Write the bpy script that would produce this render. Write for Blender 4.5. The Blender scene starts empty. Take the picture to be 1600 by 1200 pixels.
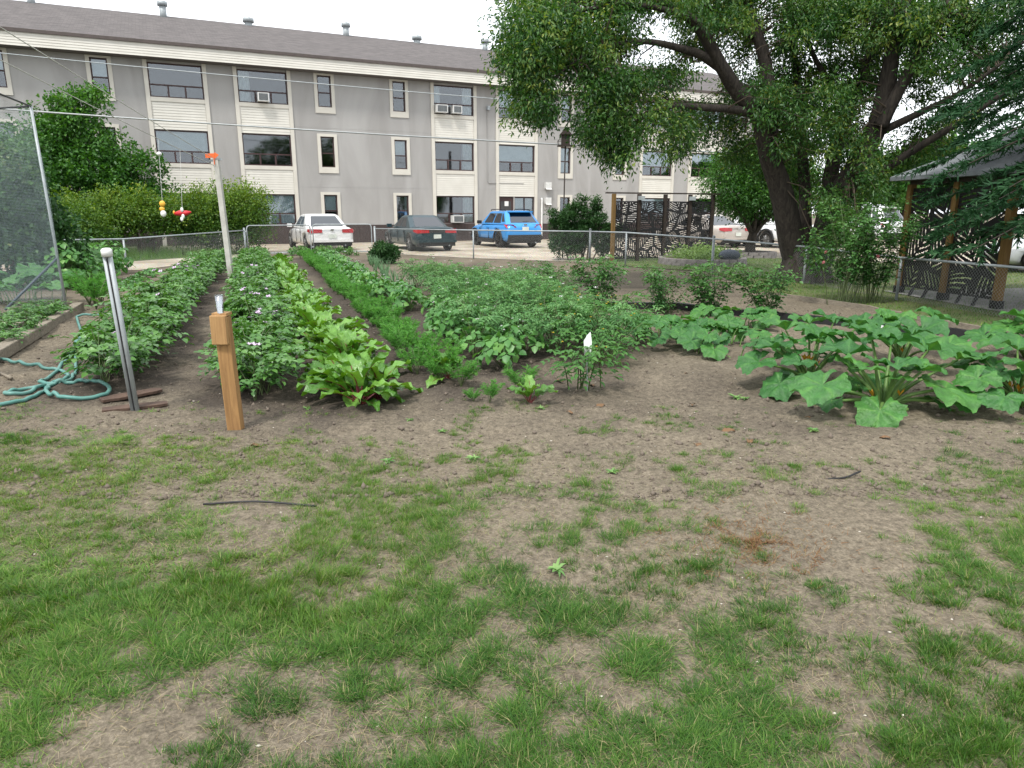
import bpy, bmesh, math, random
import numpy as np
from mathutils import Vector, Matrix
R = math.radians
random.seed(7); rng = np.random.default_rng(7)
scene = bpy.context.scene
COL = scene.collection

# ------------------------------------------------------------------ camera, sky, sun, exposure
FPX = 1100.0; PITCH = math.atan(268 / FPX); CAMH = 1.52
cam_d = bpy.data.cameras.new('camera'); cam = bpy.data.objects.new('camera', cam_d); COL.objects.link(cam)
cam.location = (0, 0, CAMH); cam.rotation_euler = (R(90) - PITCH, 0, 0)
cam_d.sensor_width = 36; cam_d.lens = 36 * FPX / 1600; cam_d.clip_end = 2000; cam_d.clip_start = 0.05
scene.camera = cam
SUN_EL, SUN_AZ = R(58), R(205)          # azimuth measured from +Y towards +X
world = bpy.data.worlds.new('World'); scene.world = world; world.use_nodes = True
wn = world.node_tree; wn.nodes.clear()
w_out = wn.nodes.new('ShaderNodeOutputWorld'); w_bg = wn.nodes.new('ShaderNodeBackground')
w_sky = wn.nodes.new('ShaderNodeTexSky'); w_sky.sky_type = 'NISHITA'; w_sky.sun_disc = False
w_sky.sun_elevation = SUN_EL; w_sky.sun_rotation = SUN_AZ; w_sky.dust_density = 2.0
w_tc = wn.nodes.new('ShaderNodeTexCoord'); w_noise = wn.nodes.new('ShaderNodeTexNoise')
w_noise.inputs['Scale'].default_value = 2.2; w_noise.inputs['Detail'].default_value = 5
w_ramp = wn.nodes.new('ShaderNodeValToRGB')
w_ramp.color_ramp.elements[0].position = 0.3; w_ramp.color_ramp.elements[0].color = (0.82, 0.82, 0.82, 1)
w_ramp.color_ramp.elements[1].position = 0.6; w_ramp.color_ramp.elements[1].color = (0.96, 0.96, 0.96, 1)
w_mix = wn.nodes.new('ShaderNodeMix'); w_mix.data_type = 'RGBA'
w_mix.inputs[7].default_value = (9.6, 9.9, 10.3, 1)      # the cloud deck
wn.links.new(w_tc.outputs['Generated'], w_noise.inputs['Vector']); wn.links.new(w_noise.outputs['Fac'], w_ramp.inputs['Fac'])
wn.links.new(w_ramp.outputs['Color'], w_mix.inputs[0]); wn.links.new(w_sky.outputs['Color'], w_mix.inputs[6])
wn.links.new(w_mix.outputs[2], w_bg.inputs['Color']); wn.links.new(w_bg.outputs['Background'], w_out.inputs['Surface'])
w_bg.inputs['Strength'].default_value = 0.074
sun_d = bpy.data.lights.new('sun', 'SUN'); sun_d.energy = 1.5; sun_d.angle = R(10); sun_d.color = (1, 0.96, 0.9)
sun = bpy.data.objects.new('sun', sun_d); COL.objects.link(sun); sun.location = (0, -5, 30)
sdir = Vector((math.sin(SUN_AZ) * math.cos(SUN_EL), math.cos(SUN_AZ) * math.cos(SUN_EL), math.sin(SUN_EL)))
sun.rotation_euler = sdir.to_track_quat('Z', 'Y').to_euler()
vs = scene.view_settings; vs.view_transform = 'Standard'; vs.look = 'None'; vs.gamma = 1; vs.exposure = 1.36
scene.render.engine = 'CYCLES'
scene.cycles.max_bounces = 6; scene.cycles.transparent_max_bounces = 12

# ------------------------------------------------------------------ image pixels turned into points on the ground or at a depth
_c, _s = math.cos(PITCH), math.sin(PITCH)
def ray(px, py):
    x = (px - 800) / FPX; y = -(py - 600) / FPX
    return Vector((x, _c + y * _s, -_s + y * _c))
def G(px, py, z=0.0):
    d = ray(px, py); t = (z - CAMH) / d.z
    return Vector((d.x * t, d.y * t, z))
def AT(px, py, Y):
    d = ray(px, py); t = Y / d.y
    return Vector((d.x * t, Y, CAMH + d.z * t))

# ------------------------------------------------------------------ helpers
_perm = np.random.default_rng(3).random((512, 512))
def vnoise(x, y, seed=0):
    x = np.asarray(x, float) + seed * 37.3; y = np.asarray(y, float) + seed * 91.7
    xi = np.floor(x).astype(int); yi = np.floor(y).astype(int); fx = x - xi; fy = y - yi
    fx = fx * fx * (3 - 2 * fx); fy = fy * fy * (3 - 2 * fy)
    a = _perm[xi % 512, yi % 512]; b = _perm[(xi + 1) % 512, yi % 512]
    c = _perm[xi % 512, (yi + 1) % 512]; d = _perm[(xi + 1) % 512, (yi + 1) % 512]
    return (a * (1 - fx) + b * fx) * (1 - fy) + (c * (1 - fx) + d * fx) * fy
def tag(o, label=None, cat=None, group=None, kind=None):
    if label: o['label'] = label
    if cat: o['category'] = cat
    if group: o['group'] = group
    if kind: o['kind'] = kind
    return o
def link(name, data, parent=None, loc=None, rz=0.0):
    o = bpy.data.objects.new(name, data); COL.objects.link(o)
    if parent is not None: o.parent = parent
    if loc is not None: o.location = loc
    if rz: o.rotation_euler = (0, 0, rz)
    return o
def thing(name, label, cat, loc=(0, 0, 0), rz=0.0, group=None):
    o = link(name, None, None, loc, rz); o.empty_display_size = 0.1
    return tag(o, label, cat, group)
def copy_tree(o, parent=None):
    c = o.copy(); COL.objects.link(c)
    if parent is not None: c.parent = parent
    for ch in list(o.children): copy_tree(ch, c)
    return c
def fast_mesh(name, V, F, mats, smooth=False, tint=None, mi=None):
    V = np.asarray(V, np.float32); F = np.asarray(F, np.int32); k = F.shape[1]
    me = bpy.data.meshes.new(name)
    me.vertices.add(len(V)); me.vertices.foreach_set('co', V.ravel())
    me.loops.add(F.size); me.loops.foreach_set('vertex_index', F.ravel())
    me.polygons.add(len(F)); me.polygons.foreach_set('loop_start', np.arange(0, F.size, k, dtype=np.int32))
    if smooth: me.polygons.foreach_set('use_smooth', np.ones(len(F), bool))
    for m in (mats if isinstance(mats, (list, tuple)) else [mats]): me.materials.append(m)
    if mi is not None: me.polygons.foreach_set('material_index', np.asarray(mi, np.int32))
    if tint is not None:
        a = me.attributes.new('tint', 'FLOAT', 'POINT'); a.data.foreach_set('value', np.asarray(tint, np.float32))
    me.update(calc_edges=True); me.validate()
    return me
class MB:
    """collects shapes; build() links them as ONE mesh object"""
    def __init__(s): s.V = []; s.F = []; s.M = []
    def add(s, V, F, m=0):
        o = len(s.V); s.V += [tuple(v) for v in V]; s.F += [tuple(i + o for i in f) for f in F]; s.M += [m] * len(F); return s
    def box(s, c, d, rz=0.0, m=0, mat=None):
        x, y, z = [q / 2 for q in d]
        V = [Vector((a * x, b * y, e * z)) for a in (-1, 1) for b in (-1, 1) for e in (-1, 1)]
        if mat is not None: V = [mat @ v for v in V]
        elif rz:
            r = Matrix.Rotation(rz, 3, 'Z'); V = [r @ v for v in V]
        V = [v + Vector(c) for v in V]
        return s.add(V, [(0, 1, 3, 2), (4, 6, 7, 5), (0, 4, 5, 1), (2, 3, 7, 6), (0, 2, 6, 4), (1, 5, 7, 3)], m)
    def beam(s, a, b, w, h, m=0):
        a = Vector(a); b = Vector(b); d = (b - a).normalized()
        up = Vector((0, 0, 1)) if abs(d.z) < .95 else Vector((0, 1, 0))
        sx = d.cross(up).normalized() * (w / 2); su = sx.cross(d).normalized() * (h / 2)
        V = [p + i * sx + j * su for p in (a, b) for i, j in ((-1, -1), (1, -1), (1, 1), (-1, 1))]
        return s.add(V, [(3, 2, 1, 0), (4, 5, 6, 7), (0, 1, 5, 4), (1, 2, 6, 5), (2, 3, 7, 6), (3, 0, 4, 7)], m)
    def tube(s, pts, rad, n=8, m=0, cap=True, ridge=0.0):
        pts = [Vector(p) for p in pts]
        if not isinstance(rad, (list, tuple)): rad = [rad] * len(pts)
        o = len(s.V); ref = None
        for i, p in enumerate(pts):
            d = (pts[min(i + 1, len(pts) - 1)] - pts[max(i - 1, 0)])
            d = d.normalized() if d.length > 1e-9 else Vector((0, 0, 1))
            if ref is None: ref = d.orthogonal().normalized()
            ref = (ref - d * ref.dot(d)); ref = ref.normalized() if ref.length > 1e-6 else d.orthogonal().normalized()
            b = d.cross(ref)
            for k in range(n):
                t = 2 * math.pi * k / n
                s.V.append(tuple(p + (ref * math.cos(t) + b * math.sin(t)) * rad[i] * (1 + (ridge * (math.sin(k * 2.4 + i * .35) + .7 * math.sin(k * 5.1 - i * .6) + random.uniform(-.6, .6)) if ridge else 0))))
        for i in range(len(pts) - 1):
            for k in range(n):
                s.F.append((o + i * n + k, o + i * n + (k + 1) % n, o + (i + 1) * n + (k + 1) % n, o + (i + 1) * n + k)); s.M.append(m)
        if cap:
            s.F.append(tuple(o + k for k in reversed(range(n)))); s.M.append(m)
            e = o + (len(pts) - 1) * n; s.F.append(tuple(e + k for k in range(n))); s.M.append(m)
        return s
    def ball(s, c, r, n=10, m=0, sc=(1, 1, 1)):
        c = Vector(c); o = len(s.V); h = n // 2
        for i in range(h + 1):
            t = math.pi * i / h
            for k in range(n):
                q = 2 * math.pi * k / n
                s.V.append((c.x + r * sc[0] * math.sin(t) * math.cos(q), c.y + r * sc[1] * math.sin(t) * math.sin(q), c.z + r * sc[2] * math.cos(t)))
        for i in range(h):
            for k in range(n):
                s.F.append((o + i * n + k, o + (i + 1) * n + k, o + (i + 1) * n + (k + 1) % n, o + i * n + (k + 1) % n)); s.M.append(m)
        return s
    def mesh(s, name, mats, smooth=False):
        me = bpy.data.meshes.new(name); me.from_pydata(s.V, [], s.F)
        for m in (mats if isinstance(mats, (list, tuple)) else [mats]): me.materials.append(m)
        me.polygons.foreach_set('material_index', s.M)
        if smooth: me.polygons.foreach_set('use_smooth', [True] * len(s.F))
        me.update(); return me
    def build(s, name, mats, parent=None, smooth=False, loc=None, rz=0.0):
        return link(name, s.mesh(name, mats, smooth), parent, loc, rz)
def bez(pts, n=8):
    """Catmull-Rom through the points"""
    P = [Vector(p) for p in pts]; out = []
    Q = [P[0] * 2 - P[1]] + P + [P[-1] * 2 - P[-2]]
    for i in range(1, len(Q) - 2):
        for k in range(n):
            t = k / n; a, b, c, d = Q[i - 1], Q[i], Q[i + 1], Q[i + 2]
            out.append(0.5 * ((2 * b) + (c - a) * t + (2 * a - 5 * b + 4 * c - d) * t * t + (3 * b - a - 3 * c + d) * t ** 3))
    out.append(P[-1]); return out

# leaf templates: (along, across, up), triangles
T_LEAF4 = (np.array([(0, 0, 0), (.45, -.5, .10), (1, 0, -.12), (.45, .5, .10)]), np.array([(0, 1, 2), (0, 2, 3)]))
T_OVATE = (np.array([(0, 0, 0), (.28, -.48, .09), (.68, -.36, .05), (1, 0, -.16), (.68, .36, .05), (.28, .48, .09), (.5, 0, -.02)]),
           np.array([(0, 1, 6), (1, 2, 6), (2, 3, 6), (3, 4, 6), (4, 5, 6), (5, 0, 6)]))
T_BLADE = (np.array([(0, -.5, 0), (0, .5, 0), (.5, -.42, .10), (.5, .42, .10), (1, 0, .42)]), np.array([(0, 1, 3), (0, 3, 2), (2, 3, 4)]))
T_TRI = (np.array([(0, -.5, 0), (0, .5, 0), (1, 0, .32)]), np.array([(0, 1, 2)]))
T_STRIP = (np.array([(0, -.5, 0), (0, .5, 0), (1, -.15, .1), (1, .15, .1)]), np.array([(0, 1, 3), (0, 3, 2)]))
def unit(a): return a / np.maximum(np.linalg.norm(a, axis=1, keepdims=True), 1e-9)
def scatter(tpl, P, D, N, L, W, tint, bend=1.0):
    """one template per row of P, along D with normal near N; returns V, F, tint"""
    tv, tf = tpl; n = len(P); D = unit(D); S = unit(np.cross(N, D)); Nn = np.cross(D, S)
    L = np.broadcast_to(np.asarray(L, float), (n,)); W = np.broadcast_to(np.asarray(W, float), (n,))
    b = np.broadcast_to(np.asarray(bend, float), (n,))
    V = (P[:, None, :] + tv[None, :, 0, None] * (L[:, None, None] * D[:, None, :]) + tv[None, :, 1, None] * (W[:, None, None] * S[:, None, :])
         + tv[None, :, 2, None] * ((L * b)[:, None, None] * Nn[:, None, :]))
    k = len(tv); F = tf[None] + (np.arange(n) * k)[:, None, None]
    return V.reshape(-1, 3), F.reshape(-1, 3), np.repeat(np.broadcast_to(tint, (n,)), k)
def cat(parts):
    V = []; F = []; T = []; o = 0
    for v, f, t in parts:
        V.append(v); F.append(f + o); T.append(t); o += len(v)
    return np.concatenate(V), np.concatenate(F), np.concatenate(T)
def rdir(n, up=0.0, r=None):
    r = r or rng
    d = r.normal(size=(n, 3)); d = unit(d); d[:, 2] += up; return unit(d)

# ------------------------------------------------------------------ materials
def nodes(name):
    m = bpy.data.materials.new(name); m.use_nodes = True; nt = m.node_tree; b = nt.nodes['Principled BSDF']; return m, nt, b
def rgba(c): return (c[0], c[1], c[2], 1)
def plain(name, c, rough=.6, metal=0.0, spec=.4, c2=None, scale=6.0, bump=0.0, bscale=None, coat=0.0, grain=None):
    m, nt, b = nodes(name)
    b.inputs['Roughness'].default_value = rough; b.inputs['Metallic'].default_value = metal
    b.inputs['Specular IOR Level'].default_value = spec; b.inputs['Coat Weight'].default_value = coat; b.inputs['Coat Roughness'].default_value = .08
    c2 = c2 or tuple(q * .78 for q in c)
    tc = nt.nodes.new('ShaderNodeTexCoord'); no = nt.nodes.new('ShaderNodeTexNoise'); no.inputs['Scale'].default_value = scale; no.inputs['Detail'].default_value = 6
    rp = nt.nodes.new('ShaderNodeValToRGB'); rp.color_ramp.elements[0].position = .3; rp.color_ramp.elements[1].position = .7
    rp.color_ramp.elements[0].color = rgba(c2); rp.color_ramp.elements[1].color = rgba(c)
    src = tc.outputs['Object']
    if grain:
        mp = nt.nodes.new('ShaderNodeMapping'); mp.inputs['Scale'].default_value = grain; nt.links.new(src, mp.inputs['Vector']); src = mp.outputs['Vector']; no.inputs['Distortion'].default_value = 1.2
    nt.links.new(src, no.inputs['Vector']); nt.links.new(no.outputs['Fac'], rp.inputs['Fac']); nt.links.new(rp.outputs['Color'], b.inputs['Base Color'])
    if bump:
        n2 = nt.nodes.new('ShaderNodeTexNoise'); n2.inputs['Scale'].default_value = bscale or scale * 5; n2.inputs['Detail'].default_value = 4
        bp = nt.nodes.new('ShaderNodeBump'); bp.inputs['Strength'].default_value = bump; bp.inputs['Distance'].default_value = .02
        nt.links.new(src, n2.inputs['Vector']); nt.links.new(n2.outputs['Fac'], bp.inputs['Height']); nt.links.new(bp.outputs['Normal'], b.inputs['Normal'])
    return m
def leafy(name, cols, rough=.5, spec=.3, trans=.28, gain=(1.22, 1.45, 1.0), bump=0.0):
    """foliage: colour from the per-leaf 'tint' attribute, part of the light passes through"""
    cols = [tuple(q * g for q, g in zip(c, gain)) for c in cols]
    m, nt, b = nodes(name); b.inputs['Roughness'].default_value = rough; b.inputs['Specular IOR Level'].default_value = spec
    at = nt.nodes.new('ShaderNodeAttribute'); at.attribute_name = 'tint'
    rp = nt.nodes.new('ShaderNodeValToRGB'); e = rp.color_ramp.elements
    e[0].position = 0; e[0].color = rgba(cols[0]); e[1].position = 1; e[1].color = rgba(cols[-1])
    for i, c in enumerate(cols[1:-1]): q = e.new((i + 1) / (len(cols) - 1)); q.color = rgba(c)
    nt.links.new(at.outputs['Fac'], rp.inputs['Fac'])
    tc = nt.nodes.new('ShaderNodeTexCoord'); no = nt.nodes.new('ShaderNodeTexNoise'); no.inputs['Scale'].default_value = 14; no.inputs['Detail'].default_value = 3
    hs = nt.nodes.new('ShaderNodeHueSaturation'); mr = nt.nodes.new('ShaderNodeMapRange'); mr.inputs[3].default_value = .8; mr.inputs[4].default_value = 1.22
    nt.links.new(tc.outputs['Object'], no.inputs['Vector']); nt.links.new(no.outputs['Fac'], mr.inputs[0]); nt.links.new(mr.outputs[0], hs.inputs['Value'])
    nt.links.new(rp.outputs['Color'], hs.inputs['Color']); nt.links.new(hs.outputs['Color'], b.inputs['Base Color'])
    if bump:       # blistered leaf surface
        n2 = nt.nodes.new('ShaderNodeTexNoise'); n2.inputs['Scale'].default_value = 55; n2.inputs['Detail'].default_value = 3
        n3 = nt.nodes.new('ShaderNodeTexVoronoi'); n3.feature = 'DISTANCE_TO_EDGE'; n3.inputs['Scale'].default_value = 34
        bp = nt.nodes.new('ShaderNodeBump'); bp.inputs['Strength'].default_value = bump; bp.inputs['Distance'].default_value = .01
        b2 = nt.nodes.new('ShaderNodeBump'); b2.inputs['Strength'].default_value = bump * .8; b2.inputs['Distance'].default_value = .006
        for q in (n2, n3): nt.links.new(tc.outputs['Object'], q.inputs['Vector'])
        nt.links.new(n2.outputs['Fac'], bp.inputs['Height']); nt.links.new(n3.outputs['Distance'], b2.inputs['Height']); nt.links.new(bp.outputs['Normal'], b2.inputs['Normal']); nt.links.new(b2.outputs['Normal'], b.inputs['Normal'])
        no.inputs['Scale'].default_value = 22; no.inputs['Detail'].default_value = 6; mr.inputs[3].default_value = .55; mr.inputs[4].default_value = 1.45
    tr = nt.nodes.new('ShaderNodeBsdfTranslucent'); mx = nt.nodes.new('ShaderNodeMixShader'); mx.inputs[0].default_value = trans
    h2 = nt.nodes.new('ShaderNodeHueSaturation'); h2.inputs['Hue'].default_value = .485; h2.inputs['Saturation'].default_value = 1.15; h2.inputs['Value'].default_value = 1.5
    nt.links.new(hs.outputs['Color'], h2.inputs['Color']); nt.links.new(h2.outputs['Color'], tr.inputs['Color'])
    out = nt.nodes['Material Output']
    nt.links.new(b.outputs[0], mx.inputs[1]); nt.links.new(tr.outputs[0], mx.inputs[2]); nt.links.new(mx.outputs[0], out.inputs['Surface'])
    return m
M = {}
M['grass'] = leafy('grass', [(.026, .066, .018), (.056, .112, .026), (.098, .155, .038), (.175, .200, .070), (.28, .21, .155)], .55, .22, .34)
M['straw'] = leafy('straw', [(.20, .15, .085), (.34, .27, .16), (.42, .36, .24)], .7, .15, .1, (.8, .8, .8))
M['rust'] = leafy('rust', [(.22, .10, .045), (.34, .17, .07), (.30, .22, .10)], .7, .1, .15, (.62, .66, .75))
M['potato'] = leafy('potato_leaf', [(.020, .062, .016), (.038, .096, .024), (.066, .138, .038), (.11, .19, .062)], .38, .5, .22)
M['beet'] = leafy('beet_leaf', [(.055, .130, .024), (.095, .195, .038), (.15, .265, .065), (.24, .33, .12)], .34, .55, .2, (.80, 1.02, .62), bump=.7)
M['beet_stalk'] = plain('beet_stalk', (.16, .012, .03), .4, c2=(.10, .03, .02))
M['bean'] = leafy('bean_leaf', [(.028, .082, .028), (.046, .120, .038), (.075, .162, .050), (.12, .21, .066)], .42, .4, .24)
M['carrot'] = leafy('carrot_leaf', [(.046, .125, .034), (.072, .175, .048), (.105, .22, .066)], .6, .2, .36)
M['pea'] = leafy('pea_leaf', [(.026, .076, .030), (.052, .124, .052), (.094, .176, .082), (.16, .23, .12)], .5, .35, .28)
M['onion'] = leafy('onion_leaf', [(.05, .10, .06), (.08, .14, .09), (.12, .18, .12)], .45, .4, .1)
M['tomato'] = leafy('tomato_leaf', [(.028, .078, .026), (.048, .112, .036), (.080, .152, .052)], .55, .3, .28)
M['squash'] = leafy('squash_leaf', [(.020, .070, .026), (.038, .106, .036), (.064, .150, .040), (.12, .21, .066)], .44, .38, .24, bump=.9)
M['squash_stalk'] = plain('squash_stalk', (.125, .22, .055), .5, c2=(.075, .15, .035), scale=20)
M['rose'] = leafy('rose_leaf', [(.020, .060, .020), (.036, .090, .030), (.062, .128, .044), (.10, .165, .058)], .42, .4, .25)
M['ash'] = leafy('tree_leaf', [(.014, .044, .014), (.026, .068, .021), (.044, .094, .027), (.080, .122, .032), (.17, .17, .045)], .45, .4, .32)
M['spruce'] = leafy('spruce_needle', [(.010, .032, .018), (.018, .050, .026), (.030, .070, .034)], .6, .2, .15)
M['lilac'] = leafy('lilac_leaf', [(.020, .062, .014), (.038, .096, .021), (.066, .142, .032), (.11, .19, .05)], .45, .35, .3)
M['hedge'] = leafy('hedge_leaf', [(.026, .062, .014), (.055, .100, .020), (.100, .145, .028), (.19, .205, .042)], .5, .3, .3)
M['vine'] = leafy('vine_leaf', [(.020, .052, .022), (.034, .075, .030), (.060, .11, .042), (.14, .14, .09)], .5, .3, .25)
M['juniper'] = leafy('juniper_leaf', [(.016, .045, .018), (.028, .066, .024), (.045, .088, .032)], .55, .3, .15)
M['cover'] = leafy('cover_leaf', [(.13, .22, .065), (.19, .29, .09), (.27, .36, .14)], .5, .3, .25, (.9, .95, .8))
M['weed'] = leafy('weed_leaf', [(.06, .12, .05), (.10, .17, .07), (.18, .24, .12)], .55, .3, .2)
M['stem'] = plain('green_stem', (.075, .12, .035), .6, c2=(.06, .075, .03))
M['bark'] = plain('bark', (.068, .056, .046), .95, c2=(.022, .018, .016), scale=9, bump=1.0, bscale=14, grain=(1.6, 1.6, .35))
M['twig'] = plain('twig', (.11, .085, .06), .85, c2=(.06, .045, .034))
M['galv'] = plain('galvanised_steel', (.36, .39, .40), .55, .25, c2=(.27, .30, .31), scale=9)
M['wire'] = plain('fence_wire', (.34, .36, .36), .5, .5)
M['paint_white'] = plain('white_paint', (.50, .49, .45), .6, c2=(.36, .345, .31), scale=5)
M['cedar'] = plain('cedar', (.34, .190, .072), .75, c2=(.205, .108, .040), scale=5, bump=.3, grain=(7, 7, .5))
M['cedar_new'] = plain('cut_cedar', (.40, .24, .10), .75, c2=(.27, .15, .06), scale=5, bump=.25, grain=(7, 7, .6))
M['timber'] = plain('weathered_timber', (.27, .235, .18), .85, c2=(.15, .125, .095), scale=4, bump=.5, grain=(6, 3, 8))
M['post_brown'] = plain('stained_post', (.19, .112, .030), .7, c2=(.12, .066, .018), scale=5, bump=.15, grain=(6, 6, .5))
M['dark_wood'] = plain('dark_wood', (.036, .024, .018), .75, c2=(.018, .013, .010), scale=8, bump=.2)
M['black_metal'] = plain('black_metal', (.012, .012, .013), .5, .2)
M['black_plastic'] = plain('black_plastic', (.016, .016, .017), .55)
M['hose'] = plain('hose', (.06, .20, .17), .45, c2=(.11, .23, .20), scale=7)
M['board'] = plain('rotted_board', (.10, .062, .044), .85, c2=(.055, .035, .027), scale=9, bump=.4)
M['concrete'] = plain('concrete', (.27, .26, .245), .9, c2=(.20, .19, .18), scale=3, bump=.2)
M['stone'] = plain('edging_stone', (.27, .245, .235), .9, c2=(.17, .155, .15), scale=7, bump=.5)
M['orange'] = plain('orange_plastic', (.75, .14, .03), .5); M['red'] = plain('red_plastic', (.55, .02, .03), .5)
M['yellow'] = plain('yellow_plastic', (.80, .45, .05), .5); M['white'] = plain('white_plastic', (.75, .75, .73), .5)
M['pink'] = plain('pink_petal', (.75, .28, .30), .6); M['petal_y'] = plain('yellow_petal', (.62, .36, .02), .6, c2=(.50, .20, .015))
M['petal_v'] = plain('lilac_petal', (.55, .42, .58), .6); M['deadleaf'] = plain('dry_leaf', (.17, .095, .045), .85, c2=(.10, .060, .032), scale=30)
M['tomato_petal'] = plain('tomato_petal', (.55, .42, .03), .6)
M['chip'] = plain('pale_chip', (.58, .54, .46), .8); M['clod'] = plain('soil_clod', (.15, .122, .096), .95)
# ------------------------------------------------------------------ ground
ROWS = {}                      # front and back of each vegetable row
def row(name, a, b): ROWS[name] = (G(*a), G(*b))
row('potato_a', (172, 603), (338, 410)); row('potato_b', (405, 622), (398, 404)); row('beet', (556, 640), (436, 416))
row('carrot', (690, 612), (478, 402)); row('bean', (792, 588), (505, 405)); row('pea', (872, 556), (728, 446))
def row_dist(x, y):
    d = np.full(np.shape(x), 9.0)
    for a, b in ROWS.values():
        ax, ay, bx, by = a.x, a.y, b.x, b.y; L2 = (bx - ax) ** 2 + (by - ay) ** 2
        t = np.clip(((x - ax) * (bx - ax) + (y - ay) * (by - ay)) / L2, 0, 1)
        d = np.minimum(d, np.hypot(x - ax - t * (bx - ax), y - ay - t * (by - ay)))
    return d
EDGE = [G(1100, 455), G(1190, 462), G(1310, 478), G(1400, 494), G(1510, 515), G(1700, 552)]
_e = sorted((p.x, p.y) for p in EDGE); EDGE_X = [-40, _e[0][0] - .6] + [p[0] for p in _e]; EDGE_Y = [60, 22] + [p[1] for p in _e]
_fr = np.random.default_rng(19)
FOOT = [(float(_fr.uniform(-3.4, 4.2)), float(_fr.uniform(4.3, 6.6)), float(_fr.uniform(0, 6.28)), float(_fr.uniform(.09, .17)), float(_fr.uniform(.008, .022))) for _ in range(46)]
def gz(x, y):
    x = np.asarray(x, float); y = np.asarray(y, float)
    near = np.clip((15 - y) / 4, 0, 1) * np.clip((12 - np.abs(x)) / 3, 0, 1) * np.clip((y + 3) / 2, 0, 1)
    h = (vnoise(x * 1.1, y * 1.1, 1) - .5) * .07 + (vnoise(x * 3.1, y * 3.1, 2) - .5) * .026 + (vnoise(x * 9, y * 9, 3) - .5) * .012
    soil = np.clip((y - 4.2) / .5, 0, 1)
    for fx, fy, fa, fl, fd in FOOT:
        u = ((x - fx) * math.cos(fa) + (y - fy) * math.sin(fa)) / fl; v = (-(x - fx) * math.sin(fa) + (y - fy) * math.cos(fa)) / (fl * .42); q = u * u + v * v
        h = h - fd * np.exp(-q ** 2) + fd * .55 * np.exp(-(np.sqrt(q) - 1.35) ** 2 * 7)
    h = h + soil * ((vnoise(x * 19, y * 19, 4) - .5) * .016 + np.maximum(vnoise(x * 13, y * 13, 5) - .70, 0) * .11)
    near = near * np.where(x > 3.2, np.clip((np.interp(x, EDGE_X, EDGE_Y) - y) / .35, 0, 1), 1)
    h = h + .05 * np.exp(-(row_dist(x, y) / .32) ** 2)
    return h * near
def gz1(x, y): return float(gz(np.array([x]), np.array([y]))[0])

# how much grass grows where (rows: image pixel rows, columns: image pixel columns)
DEN_Y = [640, 660, 680, 700, 740, 780, 820, 860, 900, 940, 980, 1020, 1060, 1100, 1150, 1200]
DEN = ["20000000000000000", "40000000000000000", "55530000000000022", "77765233200120022", "77756753441333123", "76632545333222023",
       "77751266434210023", "77763676245410146", "88887777526531167", "88888877767652336", "88888777777653325", "88875677777654455",
       "88756677767655654", "88526677756566656", "76213656657766677", "53115666666666666"]
DEN = np.array([[int(c) for c in r] for r in DEN], float) / 9
DEN_W = np.array([G(800, y).y for y in DEN_Y])
def density(x, y):
    """x is scaled by the yard's spread so that a column follows one line away from the house"""
    py = np.interp(-y, -DEN_W, np.arange(len(DEN_Y), dtype=float))
    sc = 1100.0 / (y * _c + CAMH * _s)  # camera projection: ground x becomes an image pixel column
    cx = np.clip((x * sc + 800) / 100, 0, 15.999); i = np.clip(np.floor(py).astype(int), 0, len(DEN_Y) - 2); f = py - i
    j = np.floor(cx).astype(int); g = cx - j
    d = (DEN[i, j] * (1 - g) + DEN[i, j + 1] * g) * (1 - f) + (DEN[i + 1, j] * (1 - g) + DEN[i + 1, j + 1] * g) * f
    return np.where(y > DEN_W[0], 0, d)

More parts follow.
